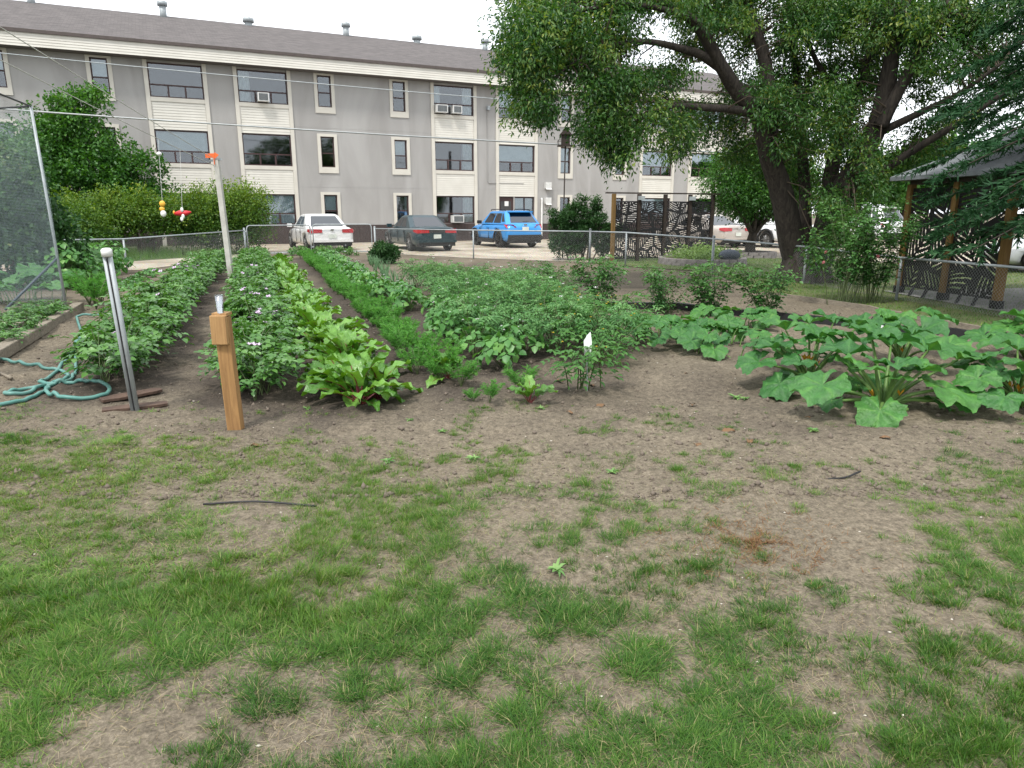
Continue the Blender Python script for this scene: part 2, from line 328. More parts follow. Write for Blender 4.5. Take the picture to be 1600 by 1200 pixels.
def soil_mat():
    m, nt, b = nodes('garden_soil'); b.inputs['Roughness'].default_value = .95; b.inputs['Specular IOR Level'].default_value = .15
    N = nt.nodes.new; Lk = nt.links.new
    tc = N('ShaderNodeTexCoord')
    def noise(s, d=6, r=.6):
        n = N('ShaderNodeTexNoise'); n.inputs['Scale'].default_value = s; n.inputs['Detail'].default_value = d; n.inputs['Roughness'].default_value = r
        Lk(tc.outputs['Object'], n.inputs['Vector']); return n
    def ramp(src, a, b_, p0, p1):
        r = N('ShaderNodeValToRGB'); r.color_ramp.elements[0].position = p0; r.color_ramp.elements[1].position = p1
        r.color_ramp.elements[0].color = rgba(a); r.color_ramp.elements[1].color = rgba(b_); Lk(src, r.inputs['Fac']); return r
    def mix(f, a, b_):
        x = N('ShaderNodeMix'); x.data_type = 'RGBA'
        if isinstance(f, float): x.inputs[0].default_value = f
        else: Lk(f, x.inputs[0])
        Lk(a, x.inputs[6]); Lk(b_, x.inputs[7]); return x.outputs[2]
    big = noise(1.3, 5); fine = noise(26, 8, .75); grit = noise(90, 3)
    dry = ramp(fine.outputs['Fac'], (.072, .060, .044), (.262, .222, .163), .30, .70)
    damp = ramp(fine.outputs['Fac'], (.030, .025, .021), (.105, .086, .068), .3, .74)
    dm = N('ShaderNodeAttribute'); dm.attribute_name = 'tint'
    bigr = ramp(big.outputs['Fac'], (0, 0, 0), (.6, .6, .6), .40, .68)
    ad = N('ShaderNodeMath'); ad.operation = 'MULTIPLY_ADD'; ad.use_clamp = True; Lk(bigr.outputs['Color'], ad.inputs[0]); ad.inputs[1].default_value = .45; Lk(dm.outputs['Fac'], ad.inputs[2])
    col = mix(ad.outputs[0], dry.outputs['Color'], damp.outputs['Color'])
    gr = ramp(grit.outputs['Fac'], (.7, .7, .7), (1.25, 1.25, 1.25), .36, .66)
    mu = N('ShaderNodeMix'); mu.data_type = 'RGBA'; mu.blend_type = 'MULTIPLY'; mu.inputs[0].default_value = .8
    Lk(col, mu.inputs[6]); Lk(gr.outputs['Color'], mu.inputs[7]); Lk(mu.outputs[2], b.inputs['Base Color'])
    bp = N('ShaderNodeBump'); bp.inputs['Strength'].default_value = .9; bp.inputs['Distance'].default_value = .012
    Lk(fine.outputs['Fac'], bp.inputs['Height']); bp2 = N('ShaderNodeBump'); bp2.inputs['Strength'].default_value = .6; bp2.inputs['Distance'].default_value = .005
    Lk(grit.outputs['Fac'], bp2.inputs['Height']); Lk(bp.outputs['Normal'], bp2.inputs['Normal']); Lk(bp2.outputs['Normal'], b.inputs['Normal'])
    return m
M['soil'] = soil_mat()
def lines(*segs):
    out = []
    for a, b, s in segs: out += list(np.arange(a, b - 1e-6, s))
    return np.array(out + [segs[-1][1]])
xs = lines((-600, -60, 60), (-60, -12, 4), (-12, -7, .25), (-7, 7, .045), (7, 12, .25), (12, 60, 4), (60, 600, 60))
ys = lines((-120, -4, 8), (-4, 1, .25), (1, 9, .04), (9, 15, .15), (15, 30, 1), (30, 90, 6), (90, 900, 90))
X, Yg = np.meshgrid(xs, ys); Z = gz(X, Yg)
V = np.stack([X, Yg, Z], -1).reshape(-1, 3); nx = len(xs); ny = len(ys)
ii = (np.arange(ny - 1)[:, None] * nx + np.arange(nx - 1)[None]).ravel()
F = np.stack([ii, ii + 1, ii + nx + 1, ii + nx], 1)
rd = row_dist(X, Yg)
damp = np.clip(np.exp(-(rd / .55) ** 2) * .85 + np.clip((Yg - 5.4) / 2.2, 0, 1) * .22 * (X < 1.2) + (vnoise(X * .9, Yg * .9, 8) - .5) * .7 + (vnoise(X * 3.3, Yg * 3.3, 9) - .5) * .5, 0, 1) * np.clip((Yg - 4.0) / .8, 0, 1) * (Yg < 27)
me = fast_mesh('ground', V, F, M['soil'], True, damp.ravel())
tag(link('ground', me), kind='structure')

def gravel_mat():
    m, nt, b = nodes('gravel'); b.inputs['Roughness'].default_value = .95
    tc = nt.nodes.new('ShaderNodeTexCoord'); vo = nt.nodes.new('ShaderNodeTexVoronoi'); vo.inputs['Scale'].default_value = 22
    no = nt.nodes.new('ShaderNodeTexNoise'); no.inputs['Scale'].default_value = .6; no.inputs['Detail'].default_value = 7
    rp = nt.nodes.new('ShaderNodeValToRGB'); e = rp.color_ramp.elements; e[0].position = .35; e[0].color = (.33, .275, .20, 1); e[1].position = .65; e[1].color = (.56, .50, .41, 1)
    mu = nt.nodes.new('ShaderNodeMix'); mu.data_type = 'RGBA'; mu.blend_type = 'MULTIPLY'; mu.inputs[0].default_value = .45
    bp = nt.nodes.new('ShaderNodeBump'); bp.inputs['Strength'].default_value = .6; bp.inputs['Distance'].default_value = .02
    for n in (vo, no): nt.links.new(tc.outputs['Object'], n.inputs['Vector'])
    nt.links.new(no.outputs['Fac'], rp.inputs['Fac']); nt.links.new(rp.outputs['Color'], mu.inputs[6]); nt.links.new(vo.outputs['Color'], mu.inputs[7])
    nt.links.new(mu.outputs[2], b.inputs['Base Color']); nt.links.new(vo.outputs['Distance'], bp.inputs['Height']); nt.links.new(bp.outputs['Normal'], b.inputs['Normal'])
    return m
M['gravel'] = gravel_mat()
M['turf'] = plain('far_turf', (.075, .115, .035), .95, c2=(.13, .13, .055), scale=1.2, bump=.6, bscale=40)
M['turf_tall'] = plain('far_tall_turf', (.055, .10, .03), .95, c2=(.09, .12, .04), scale=2, bump=.6, bscale=40)
def sheet(name, pts, z, m):
    b = MB(); b.add([(p[0], p[1], z) for p in pts], [tuple(range(len(pts)))]); return tag(b.build(name, m), kind='structure')
# the fence line round the back of the yard
FENCE_L = [G(-40, 437), G(90, 428), G(199, 424), G(385, 400)]
GATE = [G(389, 399.5), G(487, 396), G(491, 396), G(582, 395)]
FENCE_B = [G(587, 396.5), G(740, 405), G(921, 412)]
FENCE_S = [G(921, 412), G(977, 417), G(1112, 426), G(1255, 444), G(1400, 470), G(1620, 508)]
park = [G(-60, 424)] + [p + Vector((.15, .35, 0)) for p in (FENCE_L[2], FENCE_L[3])] + [GATE[1] + Vector((0, .3, 0)), FENCE_B[0] + Vector((0, .4, 0)), FENCE_B[1] + Vector((.1, .3, 0)), FENCE_B[2] + Vector((0, .6, 0)),
        Vector((4, 25.5, 0)), Vector((9, 24.4, 0)), Vector((14, 21, 0)), Vector((15.5, 16, 0)), Vector((30, 14, 0)), Vector((40, 70, 0)), Vector((-10, 50, 0)), Vector((-40, 40, 0)), Vector((-45, 20, 0))]
sheet('parking_lot', park, .008, M['gravel'])
verge = [Vector((-12.9, 21.2, 0)), Vector((-10.2, 26.4, 0)), Vector((-9.6, 27.2, 0)), Vector((-10.4, 28.6, 0)), Vector((-26, 29, 0)), Vector((-30, 22, 0))]
sheet('grass_verge', verge, .014, M['turf_tall'])
lawn = [p + Vector((.05, .05, 0)) for p in FENCE_S[:3]] + [p + Vector((.05, .05, 0)) for p in EDGE[1:]] + [Vector((12, 9, 0)), Vector((14.5, 15.5, 0)), Vector((13, 20.5, 0)), Vector((8.8, 24, 0)), Vector((3.6, 25.2, 0))]
sheet('side_lawn', lawn, .014, M['turf'])

# ------------------------------------------------------------------ grass of the lawn: tufts of single blades
def grass_object():
    r = np.random.default_rng(11)
    n = 21500
    y = r.uniform(1.25, 5.6, n); x = r.uniform(-1, 1, n) * (y * .80 + .75)
    d = density(x, y); cl = vnoise(x * 3.6, y * 3.6, 21) * .5 + vnoise(x * 9, y * 9, 22) * .5
    keep = r.random(n) < np.clip((d * 1.28 - .03 - (cl - .46) * 2.6) * 1.1, .02 * (d > .05), 1)
    x, y, d, cl = x[keep], y[keep], d[keep], cl[keep]; k = len(x)
    size = r.uniform(.5, 1.2, k) * (.66 + .5 * d); broad = (x < -1.0 - .25 * (y - 3)) & (y > 2.7) & (r.random(k) < .75)
    tone = vnoise(x * 1.1 + 3, y * 1.1, 23) * .55 + r.random(k) * .45
    nb = (r.integers(34, 74, k) * size * np.where(broad, .55, 1)).astype(int) + 8
    idx = np.repeat(np.arange(k), nb); m = len(idx); parts = []
    a = r.uniform(0, 2 * np.pi, m); rad = np.abs(r.normal(0, 1, m)) * (.026 * size)[idx] * np.where(broad, 1.5, 1)[idx]
    bx = x[idx] + np.cos(a) * rad * 1.25; by = y[idx] + np.sin(a) * rad * .9
    P = np.stack([bx, by, gz(bx, by) - .004], 1)
    comb = (vnoise(x * 1.5, y * 1.5, 24) * 6.28)[idx]; az = a + r.normal(0, .55, m)
    lean = r.uniform(.1, .6, m) + rad * 14 + np.where(broad, .5, 0)[idx]
    D = np.stack([np.cos(az) * lean + np.cos(comb) * .35, np.sin(az) * lean + np.sin(comb) * .35, np.ones(m)], 1)
    L = r.uniform(.024, .064, m) * size[idx] * np.where(broad, .85, 1)[idx]
    W = r.uniform(.0014, .0028, m) * np.where(broad, 1.9, 1)[idx]
    N = np.stack([np.cos(az), np.sin(az), np.full(m, -.2)], 1)
    t = np.clip(-.06 + .58 * tone[idx] + r.normal(0, .11, m) + np.where(broad, .16, 0)[idx], 0, .78)
    t = np.where(r.random(m) < .07, .97, t)
    bend = r.uniform(.4, 1.5, m)
    for tpl, q in ((T_BLADE, P[:, 1] < 2.9), (T_TRI, P[:, 1] >= 2.9)): parts.append(scatter(tpl, P[q], D[q], N[q], L[q], W[q] * (1.15 if tpl is T_TRI else 1), t[q], bend[q]))
    # thin single blades between the tufts
    n = 90000; y = r.uniform(1.25, 5.2, n); x = r.uniform(-1, 1, n) * (y * .80 + .75); k = r.random(n) < density(x, y) * 1.1
    x, y = x[k], y[k]; m = len(x); az = r.uniform(0, 6.28, m); lean = r.uniform(.3, 1.8, m)
    D = np.stack([np.cos(az) * lean, np.sin(az) * lean, np.ones(m)], 1); N = np.stack([np.cos(az), np.sin(az), np.full(m, -.2)], 1)
    parts.append(scatter(T_TRI, np.stack([x, y, gz(x, y) - .003], 1), D, N, r.uniform(.012, .036, m), r.uniform(.0012, .0026, m), np.clip(r.normal(.60, .2, m), 0, 1), 1.0))
    V, F, T = cat(parts)
    o = link('lawn_grass', fast_mesh('lawn_grass', V, F, M['grass'], False, T))
    tag(o, 'thin green lawn grass growing in tufts on bare soil in front of the vegetable rows', 'grass', kind='stuff')
    # dead straw lying flat
    n = 75000; y = r.uniform(1.25, 5.4, n); x = r.uniform(-1, 1, n) * (y * .80 + .75); k = r.random(n) < np.clip(density(x, y) * 1.3, .03, 1) * (.35 + .9 * vnoise(x * 2, y * 2, 31))
    x, y = x[k], y[k]; m = len(x); az = r.uniform(0, 6.28, m)
    D = np.stack([np.cos(az), np.sin(az), r.uniform(-.02, .22, m)], 1); N = np.stack([r.normal(0, .2, m), r.normal(0, .2, m), np.ones(m)], 1)
    V, F, T = scatter(T_STRIP, np.stack([x, y, gz(x, y) + .003], 1), D, N, r.uniform(.015, .060, m), r.uniform(.0009, .0019, m), r.random(m))
    tag(link('dead_grass', fast_mesh('dead_grass', V, F, M['straw'], False, T)), 'pale dead grass straw lying flat between the green tufts', 'dead grass', kind='stuff')
    # the rusty patch of dried weeds
    c = G(1150, 850); m = 1500; ang = r.uniform(0, 6.28, m); q = np.abs(r.normal(0, 1, m))
    x = c.x + np.cos(ang) * q * .30 + .08; y = c.y + np.sin(ang) * q * .24 + (vnoise(np.cos(ang) * 3, q * 3, 51) - .5) * .3; az = r.uniform(0, 6.28, m)
    D = np.stack([np.cos(az), np.sin(az), r.uniform(-.05, .8, m)], 1); N = np.stack([r.normal(0, .5, m), r.normal(0, .5, m), np.ones(m)], 1)
    V, F, T = scatter(T_STRIP, np.stack([x, y, gz(x, y) + .002], 1), D, N, r.uniform(.015, .05, m), r.uniform(.002, .004, m), r.random(m))
    tag(link('dried_weeds', fast_mesh('dried_weeds', V, F, M['rust'], False, T)), 'rust orange patch of dried up weeds in the bare lawn', 'dried weeds', kind='stuff')
    # far grass: side lawn and the tall verge behind the left fence
    def far(name, poly, n, l0, l1, label, zb):
        px = np.array([p.x for p in poly]); py = np.array([p.y for p in poly])
        x = r.uniform(max(px.min(), -26), min(px.max(), 14), n); y = r.uniform(py.min(), py.max(), n); ins = np.zeros(n, bool); j = len(px) - 1
        for i in range(len(px)):
            c_ = ((py[i] > y) != (py[j] > y)) & (x < (px[j] - px[i]) * (y - py[i]) / (py[j] - py[i] + 1e-12) + px[i]); ins ^= c_; j = i
        x, y = x[ins], y[ins]; m = len(x); az = r.uniform(0, 6.28, m); ln = r.uniform(.1, .8, m)
        D = np.stack([np.cos(az) * ln, np.sin(az) * ln, np.ones(m)], 1); N = np.stack([np.cos(az), np.sin(az), np.full(m, -.2)], 1)
        t = np.clip(.15 + .4 * vnoise(x, y, 41) + r.normal(0, .15, m), 0, .8)
        V, F, T = scatter(T_TRI, np.stack([x, y, np.full(m, zb)], 1), D, N, r.uniform(l0, l1, m), .009, t)
        tag(link(name, fast_mesh(name, V, F, M['grass'], False, T)), label, 'grass', kind='stuff')
    far('side_lawn_grass', lawn, 60000, .03, .075, 'short shaded lawn grass round the big tree and the gazebo', .012)
    far('verge_grass', verge, 30000, .18, .5, 'tall dark green grass growing in front of the hedge behind the left fence', .012)
grass_object()

def litter():
    r = np.random.default_rng(5)
    # soil clods and crumbs
    n = 9000; y = 3.6 + 9 * r.random(n) ** 1.8; x = r.uniform(-1, 1, n) * (y * .78)
    s = r.uniform(.003, .009, n) * (1 + 1.6 * (r.random(n) < .10)); base = np.array([(0, 0, 1), (1, 0, 0), (0, 1, 0), (-1, 0, 0), (0, -1, 0), (0, 0, -1)], float)
    tf = np.array([(0, 1, 2), (0, 2, 3), (0, 3, 4), (0, 4, 1), (5, 2, 1), (5, 3, 2), (5, 4, 3), (5, 1, 4)])
    V = base[None] * s[:, None, None] * r.uniform(.6, 1.4, (n, 6, 1)) + np.stack([x, y, gz(x, y) + s * .3], 1)[:, None]
    F = tf[None] + (np.arange(n) * 6)[:, None, None]
    tag(link('soil_crumbs', fast_mesh('soil_crumbs', V.reshape(-1, 3), F.reshape(-1, 3), M['clod'])), 'loose crumbs of soil scattered over the bare garden earth', 'soil', kind='stuff')
    n = 300; y = 1.6 + 8 * r.random(n) ** 1.1; x = r.uniform(-1, 1, n) * (y * .78); s = r.uniform(.0025, .008, n)
    V = base[None] * s[:, None, None] * np.array([1.3, .8, .4]) * r.uniform(.6, 1.4, (n, 6, 1)) + np.stack([x, y, gz(x, y) + s * .3], 1)[:, None]
    F = tf[None] + (np.arange(n) * 6)[:, None, None]
    tag(link('wood_chips', fast_mesh('wood_chips', V.reshape(-1, 3), F.reshape(-1, 3), M['chip'])), 'small pale chips and shells scattered over the soil and lawn', 'chips', kind='stuff')
litter()
# ------------------------------------------------------------------ apartment block
BA = Vector((-12.2, 35.05, 0)); BU = Vector((math.sin(R(64.7)), math.cos(R(64.7)), 0)); BN = Vector((-BU.y, BU.x, 0))   # along the wall, into the building
B_RZ = math.atan2(BU.y, BU.x)
def stucco():
    m = plain('grey_stucco', (.350, .342, .330), .95, c2=(.275, .266, .255), scale=.9, bump=.35, bscale=45, grain=(1, 1, .22)); return m
def shingles():
    m, nt, b = nodes('brown_shingles'); b.inputs['Roughness'].default_value = .95; b.inputs['Specular IOR Level'].default_value = .2
    tc = nt.nodes.new('ShaderNodeTexCoord'); br = nt.nodes.new('ShaderNodeTexBrick'); br.inputs['Scale'].default_value = 1.0
    br.inputs['Brick Width'].default_value = .3; br.inputs['Row Height'].default_value = .14; br.inputs['Mortar Size'].default_value = .006
    br.inputs['Color1'].default_value = (.098, .092, .090, 1); br.inputs['Color2'].default_value = (.130, .121, .118, 1); br.inputs['Mortar'].default_value = (.072, .066, .065, 1)
    no = nt.nodes.new('ShaderNodeTexNoise'); no.inputs['Scale'].default_value = 2.5; no.inputs['Detail'].default_value = 8
    rp = nt.nodes.new('ShaderNodeValToRGB'); rp.color_ramp.elements[0].color = (.72, .72, .72, 1); rp.color_ramp.elements[1].color = (1.25, 1.2, 1.2, 1)
    mu = nt.nodes.new('ShaderNodeMix'); mu.data_type = 'RGBA'; mu.blend_type = 'MULTIPLY'; mu.inputs[0].default_value = 1
    nt.links.new(tc.outputs['Object'], br.inputs['Vector']); nt.links.new(tc.outputs['Object'], no.inputs['Vector']); nt.links.new(no.outputs['Fac'], rp.inputs['Fac'])
    nt.links.new(br.outputs['Color'], mu.inputs[6]); nt.links.new(rp.outputs['Color'], mu.inputs[7]); nt.links.new(mu.outputs[2], b.inputs['Base Color'])
    return m
def glass_mat(name, tint=(.75, .8, .82), f=.32):
    m, nt, b = nodes(name); nt.nodes.remove(b); out = nt.nodes['Material Output']
    gl = nt.nodes.new('ShaderNodeBsdfGlossy'); gl.inputs['Roughness'].default_value = .03; gl.inputs['Color'].default_value = (.95, .97, 1, 1)
    tr = nt.nodes.new('ShaderNodeBsdfTransparent'); tr.inputs['Color'].default_value = rgba(tint)
    fr = nt.nodes.new('ShaderNodeFresnel'); fr.inputs['IOR'].default_value = 1.5
    ma = nt.nodes.new('ShaderNodeMath'); ma.operation = 'MULTIPLY_ADD'; ma.inputs[1].default_value = 1.0; ma.inputs[2].default_value = f; ma.use_clamp = True
    mx = nt.nodes.new('ShaderNodeMixShader'); nt.links.new(fr.outputs[0], ma.inputs[0]); nt.links.new(ma.outputs[0], mx.inputs[0])
    nt.links.new(tr.outputs[0], mx.inputs[1]); nt.links.new(gl.outputs[0], mx.inputs[2]); nt.links.new(mx.outputs[0], out.inputs['Surface'])
    return m
M['stucco'] = stucco(); M['shingle'] = shingles(); M['pane'] = glass_mat('window_glass', f=.05)
M['cream'] = plain('cream_trim', (.56, .535, .475), .7, c2=(.50, .475, .42), scale=2); M['siding'] = plain('cream_siding', (.60, .58, .525), .65, c2=(.54, .52, .465), scale=1.5)
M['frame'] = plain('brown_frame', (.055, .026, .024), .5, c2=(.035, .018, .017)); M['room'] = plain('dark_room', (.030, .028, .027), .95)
M['blind'] = plain('blind', (.78, .82, .79), .8, c2=(.68, .71, .69), scale=4); M['curtain'] = plain('curtain', (.72, .72, .68), .85)
M['skirt'] = plain('brown_skirting', (.060, .042, .038), .7, c2=(.045, .032, .030)); M['soffit'] = plain('soffit', (.14, .125, .12), .8)  # the eave's shadow is put into the soffit colour
M['rib'] = plain('roof_edge', (.085, .068, .062), .7); M['ac_white'] = plain('ac_white', (.62, .62, .60), .5); M['ac_dark'] = plain('ac_grille', (.05, .05, .05), .6)

S0, S1 = -16.5, 33.0; ZB = .0; ZT = 8.03
WIDE = [s for b in (-17.4, -4.2, 9.0, 22.2) for s in (b, b + 3.68) if S0 < s < S1 - 2.5]
NARR = [s for b in (-10.1, 3.1, 16.55, 29.6) for s in (b, b + 3.72) if S0 < s < S1 - 1]
WW, NW = 2.22, .66
LV = [(.94, 2.38), (3.70, 5.14), (6.50, 7.94)]
bld = thing('apartment_building', 'long grey three storey apartment block with brown roof and cream trim behind the parked cars', 'building', BA, B_RZ)
opens = [(s, s + WW, a, b) for s in WIDE for a, b in LV] + [(s, s + NW, a, b) for s in NARR for a, b in LV]
DOOR_S = 9.0 + 3.68
opens = [o for o in opens if not (abs(o[0] - DOOR_S) < .01 and o[2] < 1)] + [(DOOR_S, DOOR_S + .92, 0.06, 2.38), (DOOR_S + .98, DOOR_S + WW, 0.3, 2.38)]
cs = sorted({S0, S1} | {o[0] for o in opens} | {o[1] for o in opens}); cz = sorted({ZB, ZT} | {o[2] for o in opens} | {o[3] for o in opens})
b = MB()
for i in range(len(cs) - 1):
    for j in range(len(cz) - 1):
        mx, mz = (cs[i] + cs[i + 1]) / 2, (cz[j] + cz[j + 1]) / 2
        if any(o[0] < mx < o[1] and o[2] < mz < o[3] for o in opens): continue
        b.add([(cs[i], 0, cz[j]), (cs[i + 1], 0, cz[j]), (cs[i + 1], 0, cz[j + 1]), (cs[i], 0, cz[j + 1])], [(0, 1, 2, 3)])
for a, c, z0, z1 in opens:
    b.add([(a, 0, z0), (a, .16, z0), (a, .16, z1), (a, 0, z1)], [(0, 1, 2, 3)]); b.add([(c, 0, z0), (c, .16, z0), (c, .16, z1), (c, 0, z1)], [(3, 2, 1, 0)])
    b.add([(a, 0, z0), (c, 0, z0), (c, .16, z0), (a, .16, z0)], [(0, 1, 2, 3)]); b.add([(a, 0, z1), (c, 0, z1), (c, .16, z1), (a, .16, z1)], [(3, 2, 1, 0)])
D = 15.0
b.add([(S1, 0, ZB), (S1, D, ZB), (S1, D, ZT), (S1, 0, ZT)], [(0, 1, 2, 3)]); b.add([(S0, 0, ZB), (S0, D, ZB), (S0, D, ZT), (S0, 0, ZT)], [(3, 2, 1, 0)])
b.add([(S0, D, ZB), (S1, D, ZB), (S1, D, ZT), (S0, D, ZT)], [(3, 2, 1, 0)])
b.build('wall', M['stucco'], bld)
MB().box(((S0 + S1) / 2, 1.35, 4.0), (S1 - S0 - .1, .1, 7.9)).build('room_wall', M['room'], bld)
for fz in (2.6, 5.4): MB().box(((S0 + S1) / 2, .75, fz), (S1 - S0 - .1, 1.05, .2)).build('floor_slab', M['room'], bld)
# roof with an overhanging eave, lap fascia and a soffit coloured dark as if in shade
OV = .72; RZ0 = 8.64; RIDGE = 11.55; RY = D / 2
b = MB(); b.add([(S0 - .5, -OV, RZ0), (S1 + .5, -OV, RZ0), (S1 + .5, RY, RIDGE), (S0 - .5, RY, RIDGE)], [(0, 1, 2, 3)])
b.add([(S0 - .5, D + OV, RZ0), (S1 + .5, D + OV, RZ0), (S1 + .5, RY, RIDGE), (S0 - .5, RY, RIDGE)], [(3, 2, 1, 0)])
b.add([(S0 - .5, -OV, RZ0), (S0 - .5, D + OV, RZ0), (S0 - .5, RY, RIDGE)], [(0, 2, 1)]); b.add([(S1 + .5, -OV, RZ0), (S1 + .5, D + OV, RZ0), (S1 + .5, RY, RIDGE)], [(0, 1, 2)])
roof = b.build('roof', M['shingle'], bld)
MB().box(((S0 + S1) / 2, -OV - .02, RZ0 - .03), (S1 - S0 + 1.04, .09, .13)).build('gutter', M['rib'], roof)
b = MB(); MB().box(((S0 + S1) / 2, -OV / 2 + .1, ZT + .03), (S1 - S0 + .9, OV + .1, .05)).build('soffit', M['soffit'], roof)
def laps(s0, s1, z0, z1, y, n, t=.018):
    q = MB(); h = (z1 - z0) / n
    for k in range(n):
        a = z0 + k * h
        q.add([(s0, y - t, a), (s1, y - t, a), (s1, y - .003, a + h), (s0, y - .003, a + h)], [(0, 1, 2, 3)])
        q.add([(s0, y - t, a), (s1, y - t, a), (s1, y, a), (s0, y, a)], [(3, 2, 1, 0)])
    return q
laps(S0 - .5, S1 + .5, 8.03, RZ0 - .09, -OV + .01, 5).build('fascia', M['siding'], roof)
for px_s, dy, hgt, wd in ((-3.2, .35, .55, .17), (1.0, .2, .18, .2), (6.3, .35, .5, .17), (10.6, .2, .2, .2), (15.0, .35, .45, .17), (-9, .3, .5, .17), (21.5, .3, .45, .17)):
    y = RY - dy; z = RIDGE - dy * (RIDGE - RZ0) / (RY + OV)
    v = MB().tube([(px_s, y, z - .2), (px_s, y, z + hgt)], wd, 12).build('roof_vent', M['galv'], roof, True)
    MB().tube([(px_s, y, z + hgt - .04), (px_s, y, z + hgt + .16), (px_s, y, z + hgt + .2)], [wd * 1.5, wd * 1.45, wd * .8], 12).build('vent_cap', M['galv'], v, True)
# wide bays: trim, siding panels
for s in WIDE:
    for x in (s - .085, s + WW + .085): MB().box((x, -.032, ZT / 2), (.17, .06, ZT - .02)).build('bay_trim', M['cream'], bld)
    for (z0, z1) in ((5.14, 6.50), (2.38, 3.70)):
        MB().box((s + WW / 2, -.026, z1 - .09), (WW - .004, .048, .176)).build('sill_board', M['cream'], bld)
        laps(s + .004, s + WW - .004, z0 + .012, z1 - .18, -.004, 10).build('siding_panel', M['siding'], bld)
def window(s, w, z0, z1, cover, rows=True, ac=None):
    """frame as one part, each pane a sub-part, what hangs behind the glass another"""
    f = MB(); y = .10; t = .055; zs = z0 + (.40 if rows else .44) * (z1 - z0) * (.92 if rows else 1.05)
    f.box((s + t / 2, y, (z0 + z1) / 2), (t, .07, z1 - z0)); f.box((s + w - t / 2, y, (z0 + z1) / 2), (t, .07, z1 - z0))
    f.box((s + w / 2, y, z0 + t / 2), (w - 2 * t, .07, t)); f.box((s + w / 2, y, z1 - t / 2), (w - 2 * t, .07, t)); f.box((s + w / 2, y, zs), (w - 2 * t, .075, t))
    cells = [(s + t, s + w - t, zs + t / 2, z1 - t)]
    if rows:
        q = (w - 2 * t) / 3
        for k in (1, 2): f.box((s + t + q * k, y, (z0 + zs) / 2), (t * 1.3, .072, zs - z0 - 1.5 * t))
        cells += [(s + t + q * k + (t * .65 if k else 0), s + t + q * (k + 1) - (t * .65 if k < 2 else 0), z0 + t, zs - t / 2) for k in range(3)]
    else: cells.append((s + t, s + w - t, z0 + t, zs - t / 2))
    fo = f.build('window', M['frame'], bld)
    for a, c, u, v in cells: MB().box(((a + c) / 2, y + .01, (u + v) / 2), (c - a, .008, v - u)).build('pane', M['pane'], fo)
    def drape(a, c, u, v, m, pleat=True):
        q = MB(); n = max(4, int((c - a) / .06)); P = []
        for i in range(n + 1):
            x = a + (c - a) * i / n; yy = .155 + (.018 * (-1) ** i if pleat else 0); P += [(x, yy, u), (x, yy, v)]
        q.add(P, [(2 * i, 2 * i + 2, 2 * i + 3, 2 * i + 1) for i in range(n)]); q.build('curtain' if pleat else 'blind', m, fo)
    if cover == 'blind': drape(s + .02, s + w - .02, zs - .05, z1, M['blind'], False)
    elif cover == 'half': drape(s + .02, s + w - .02, z1 - .55 * (z1 - zs), z1, M['blind'], False)
    elif cover == 'full': drape(s + .02, s + w - .02, z0 + .03, z1, M['blind'], True)
    elif cover == 'sides': drape(s + .02, s + w * .18, z0 + .03, z1, M['curtain']); drape(s + w * .74, s + w - .02, z0 + .03, z1, M['curtain'])
    elif cover == 'right': drape(s + w * .72, s + w - .02, z0 + .03, z1, M['curtain'])
    elif cover == 'left': drape(s + .02, s + w * .25, z0 + .03, z1, M['curtain'])
    return fo
kinds = [['none'] * 3, ['full', 'blind', 'none'], ['full', 'none', 'left'], ['right', 'right', 'sides'], ['none', 'blind', 'blind'], ['blind', 'blind', 'half'], ['none', 'half', 'blind'], ['none'] * 3]
for i, s in enumerate(WIDE):
    for l, (z0, z1) in enumerate(LV):
        if l == 0 and abs(s - DOOR_S) < .01: continue
        window(s, WW, z0, z1, kinds[i % 8][l])
nk = {(2, 0): 'blind', (3, 0): 'sides', (3, 1): 'blind', (4, 1): 'full', (4, 2): 'blind', (1, 2): 'blind', (5, 2): 'blind', (0, 2): 'blind'}
for i, s in enumerate(NARR):
    for l, (z0, z1) in enumerate(LV):
        window(s, NW, z0, z1, nk.get((i, l), 'none'), False)
        t = MB(); w = .155; zt = min(z1 + .13, ZT - .01); zb = z0 - .28
        t.box((s - w / 2, -.02, (zb + zt) / 2), (w, .05, zt - zb)); t.box((s + NW + w / 2, -.02, (zb + zt) / 2), (w, .05, zt - zb))
        t.box((s + NW / 2, -.02, (zb + z0) / 2), (NW, .05, z0 - zb))
        if zt - z1 > .03: t.box((s + NW / 2, -.02, (z1 + zt) / 2), (NW, .05, zt - z1))
        t.build('window_surround', M['cream'], bld)
# entrance: dark door with a notice, and the glazed side light
d = MB().box((DOOR_S + .46, .10, 1.21), (.90, .06, 2.28)).build('door', M['frame'], bld)
MB().box((DOOR_S + .46, .062, 1.45), (.66, .012, 1.35)).build('door_glass', M['ac_dark'], d)
MB().box((DOOR_S + .50, .050, 2.0), (.24, .006, .26)).build('notice', M['white'], d)
MB().tube([(DOOR_S + .80, .04, 1.0), (DOOR_S + .80, .04, 1.25)], .015, 8).build('handle', M['galv'], d)
g = MB()
for x in (DOOR_S + 1.0, DOOR_S + 1.62, DOOR_S + WW - .02): g.box((x, .1, 1.34), (.05, .07, 2.06))
g.box((DOOR_S + 1.6, .1, 2.345), (1.2, .072, .05)); g.box((DOOR_S + 1.6, .1, .33), (1.2, .072, .05))
sl = g.build('side_light', M['frame'], bld)
for a in (DOOR_S + 1.03, DOOR_S + 1.65): MB().box((a + .29, .11, 1.34), (.55, .008, 1.94)).build('pane', M['pane'], sl)
MB().box((DOOR_S + 1.6, .18, 1.34), (1.18, .01, 1.94)).build('blind', M['blind'], sl)
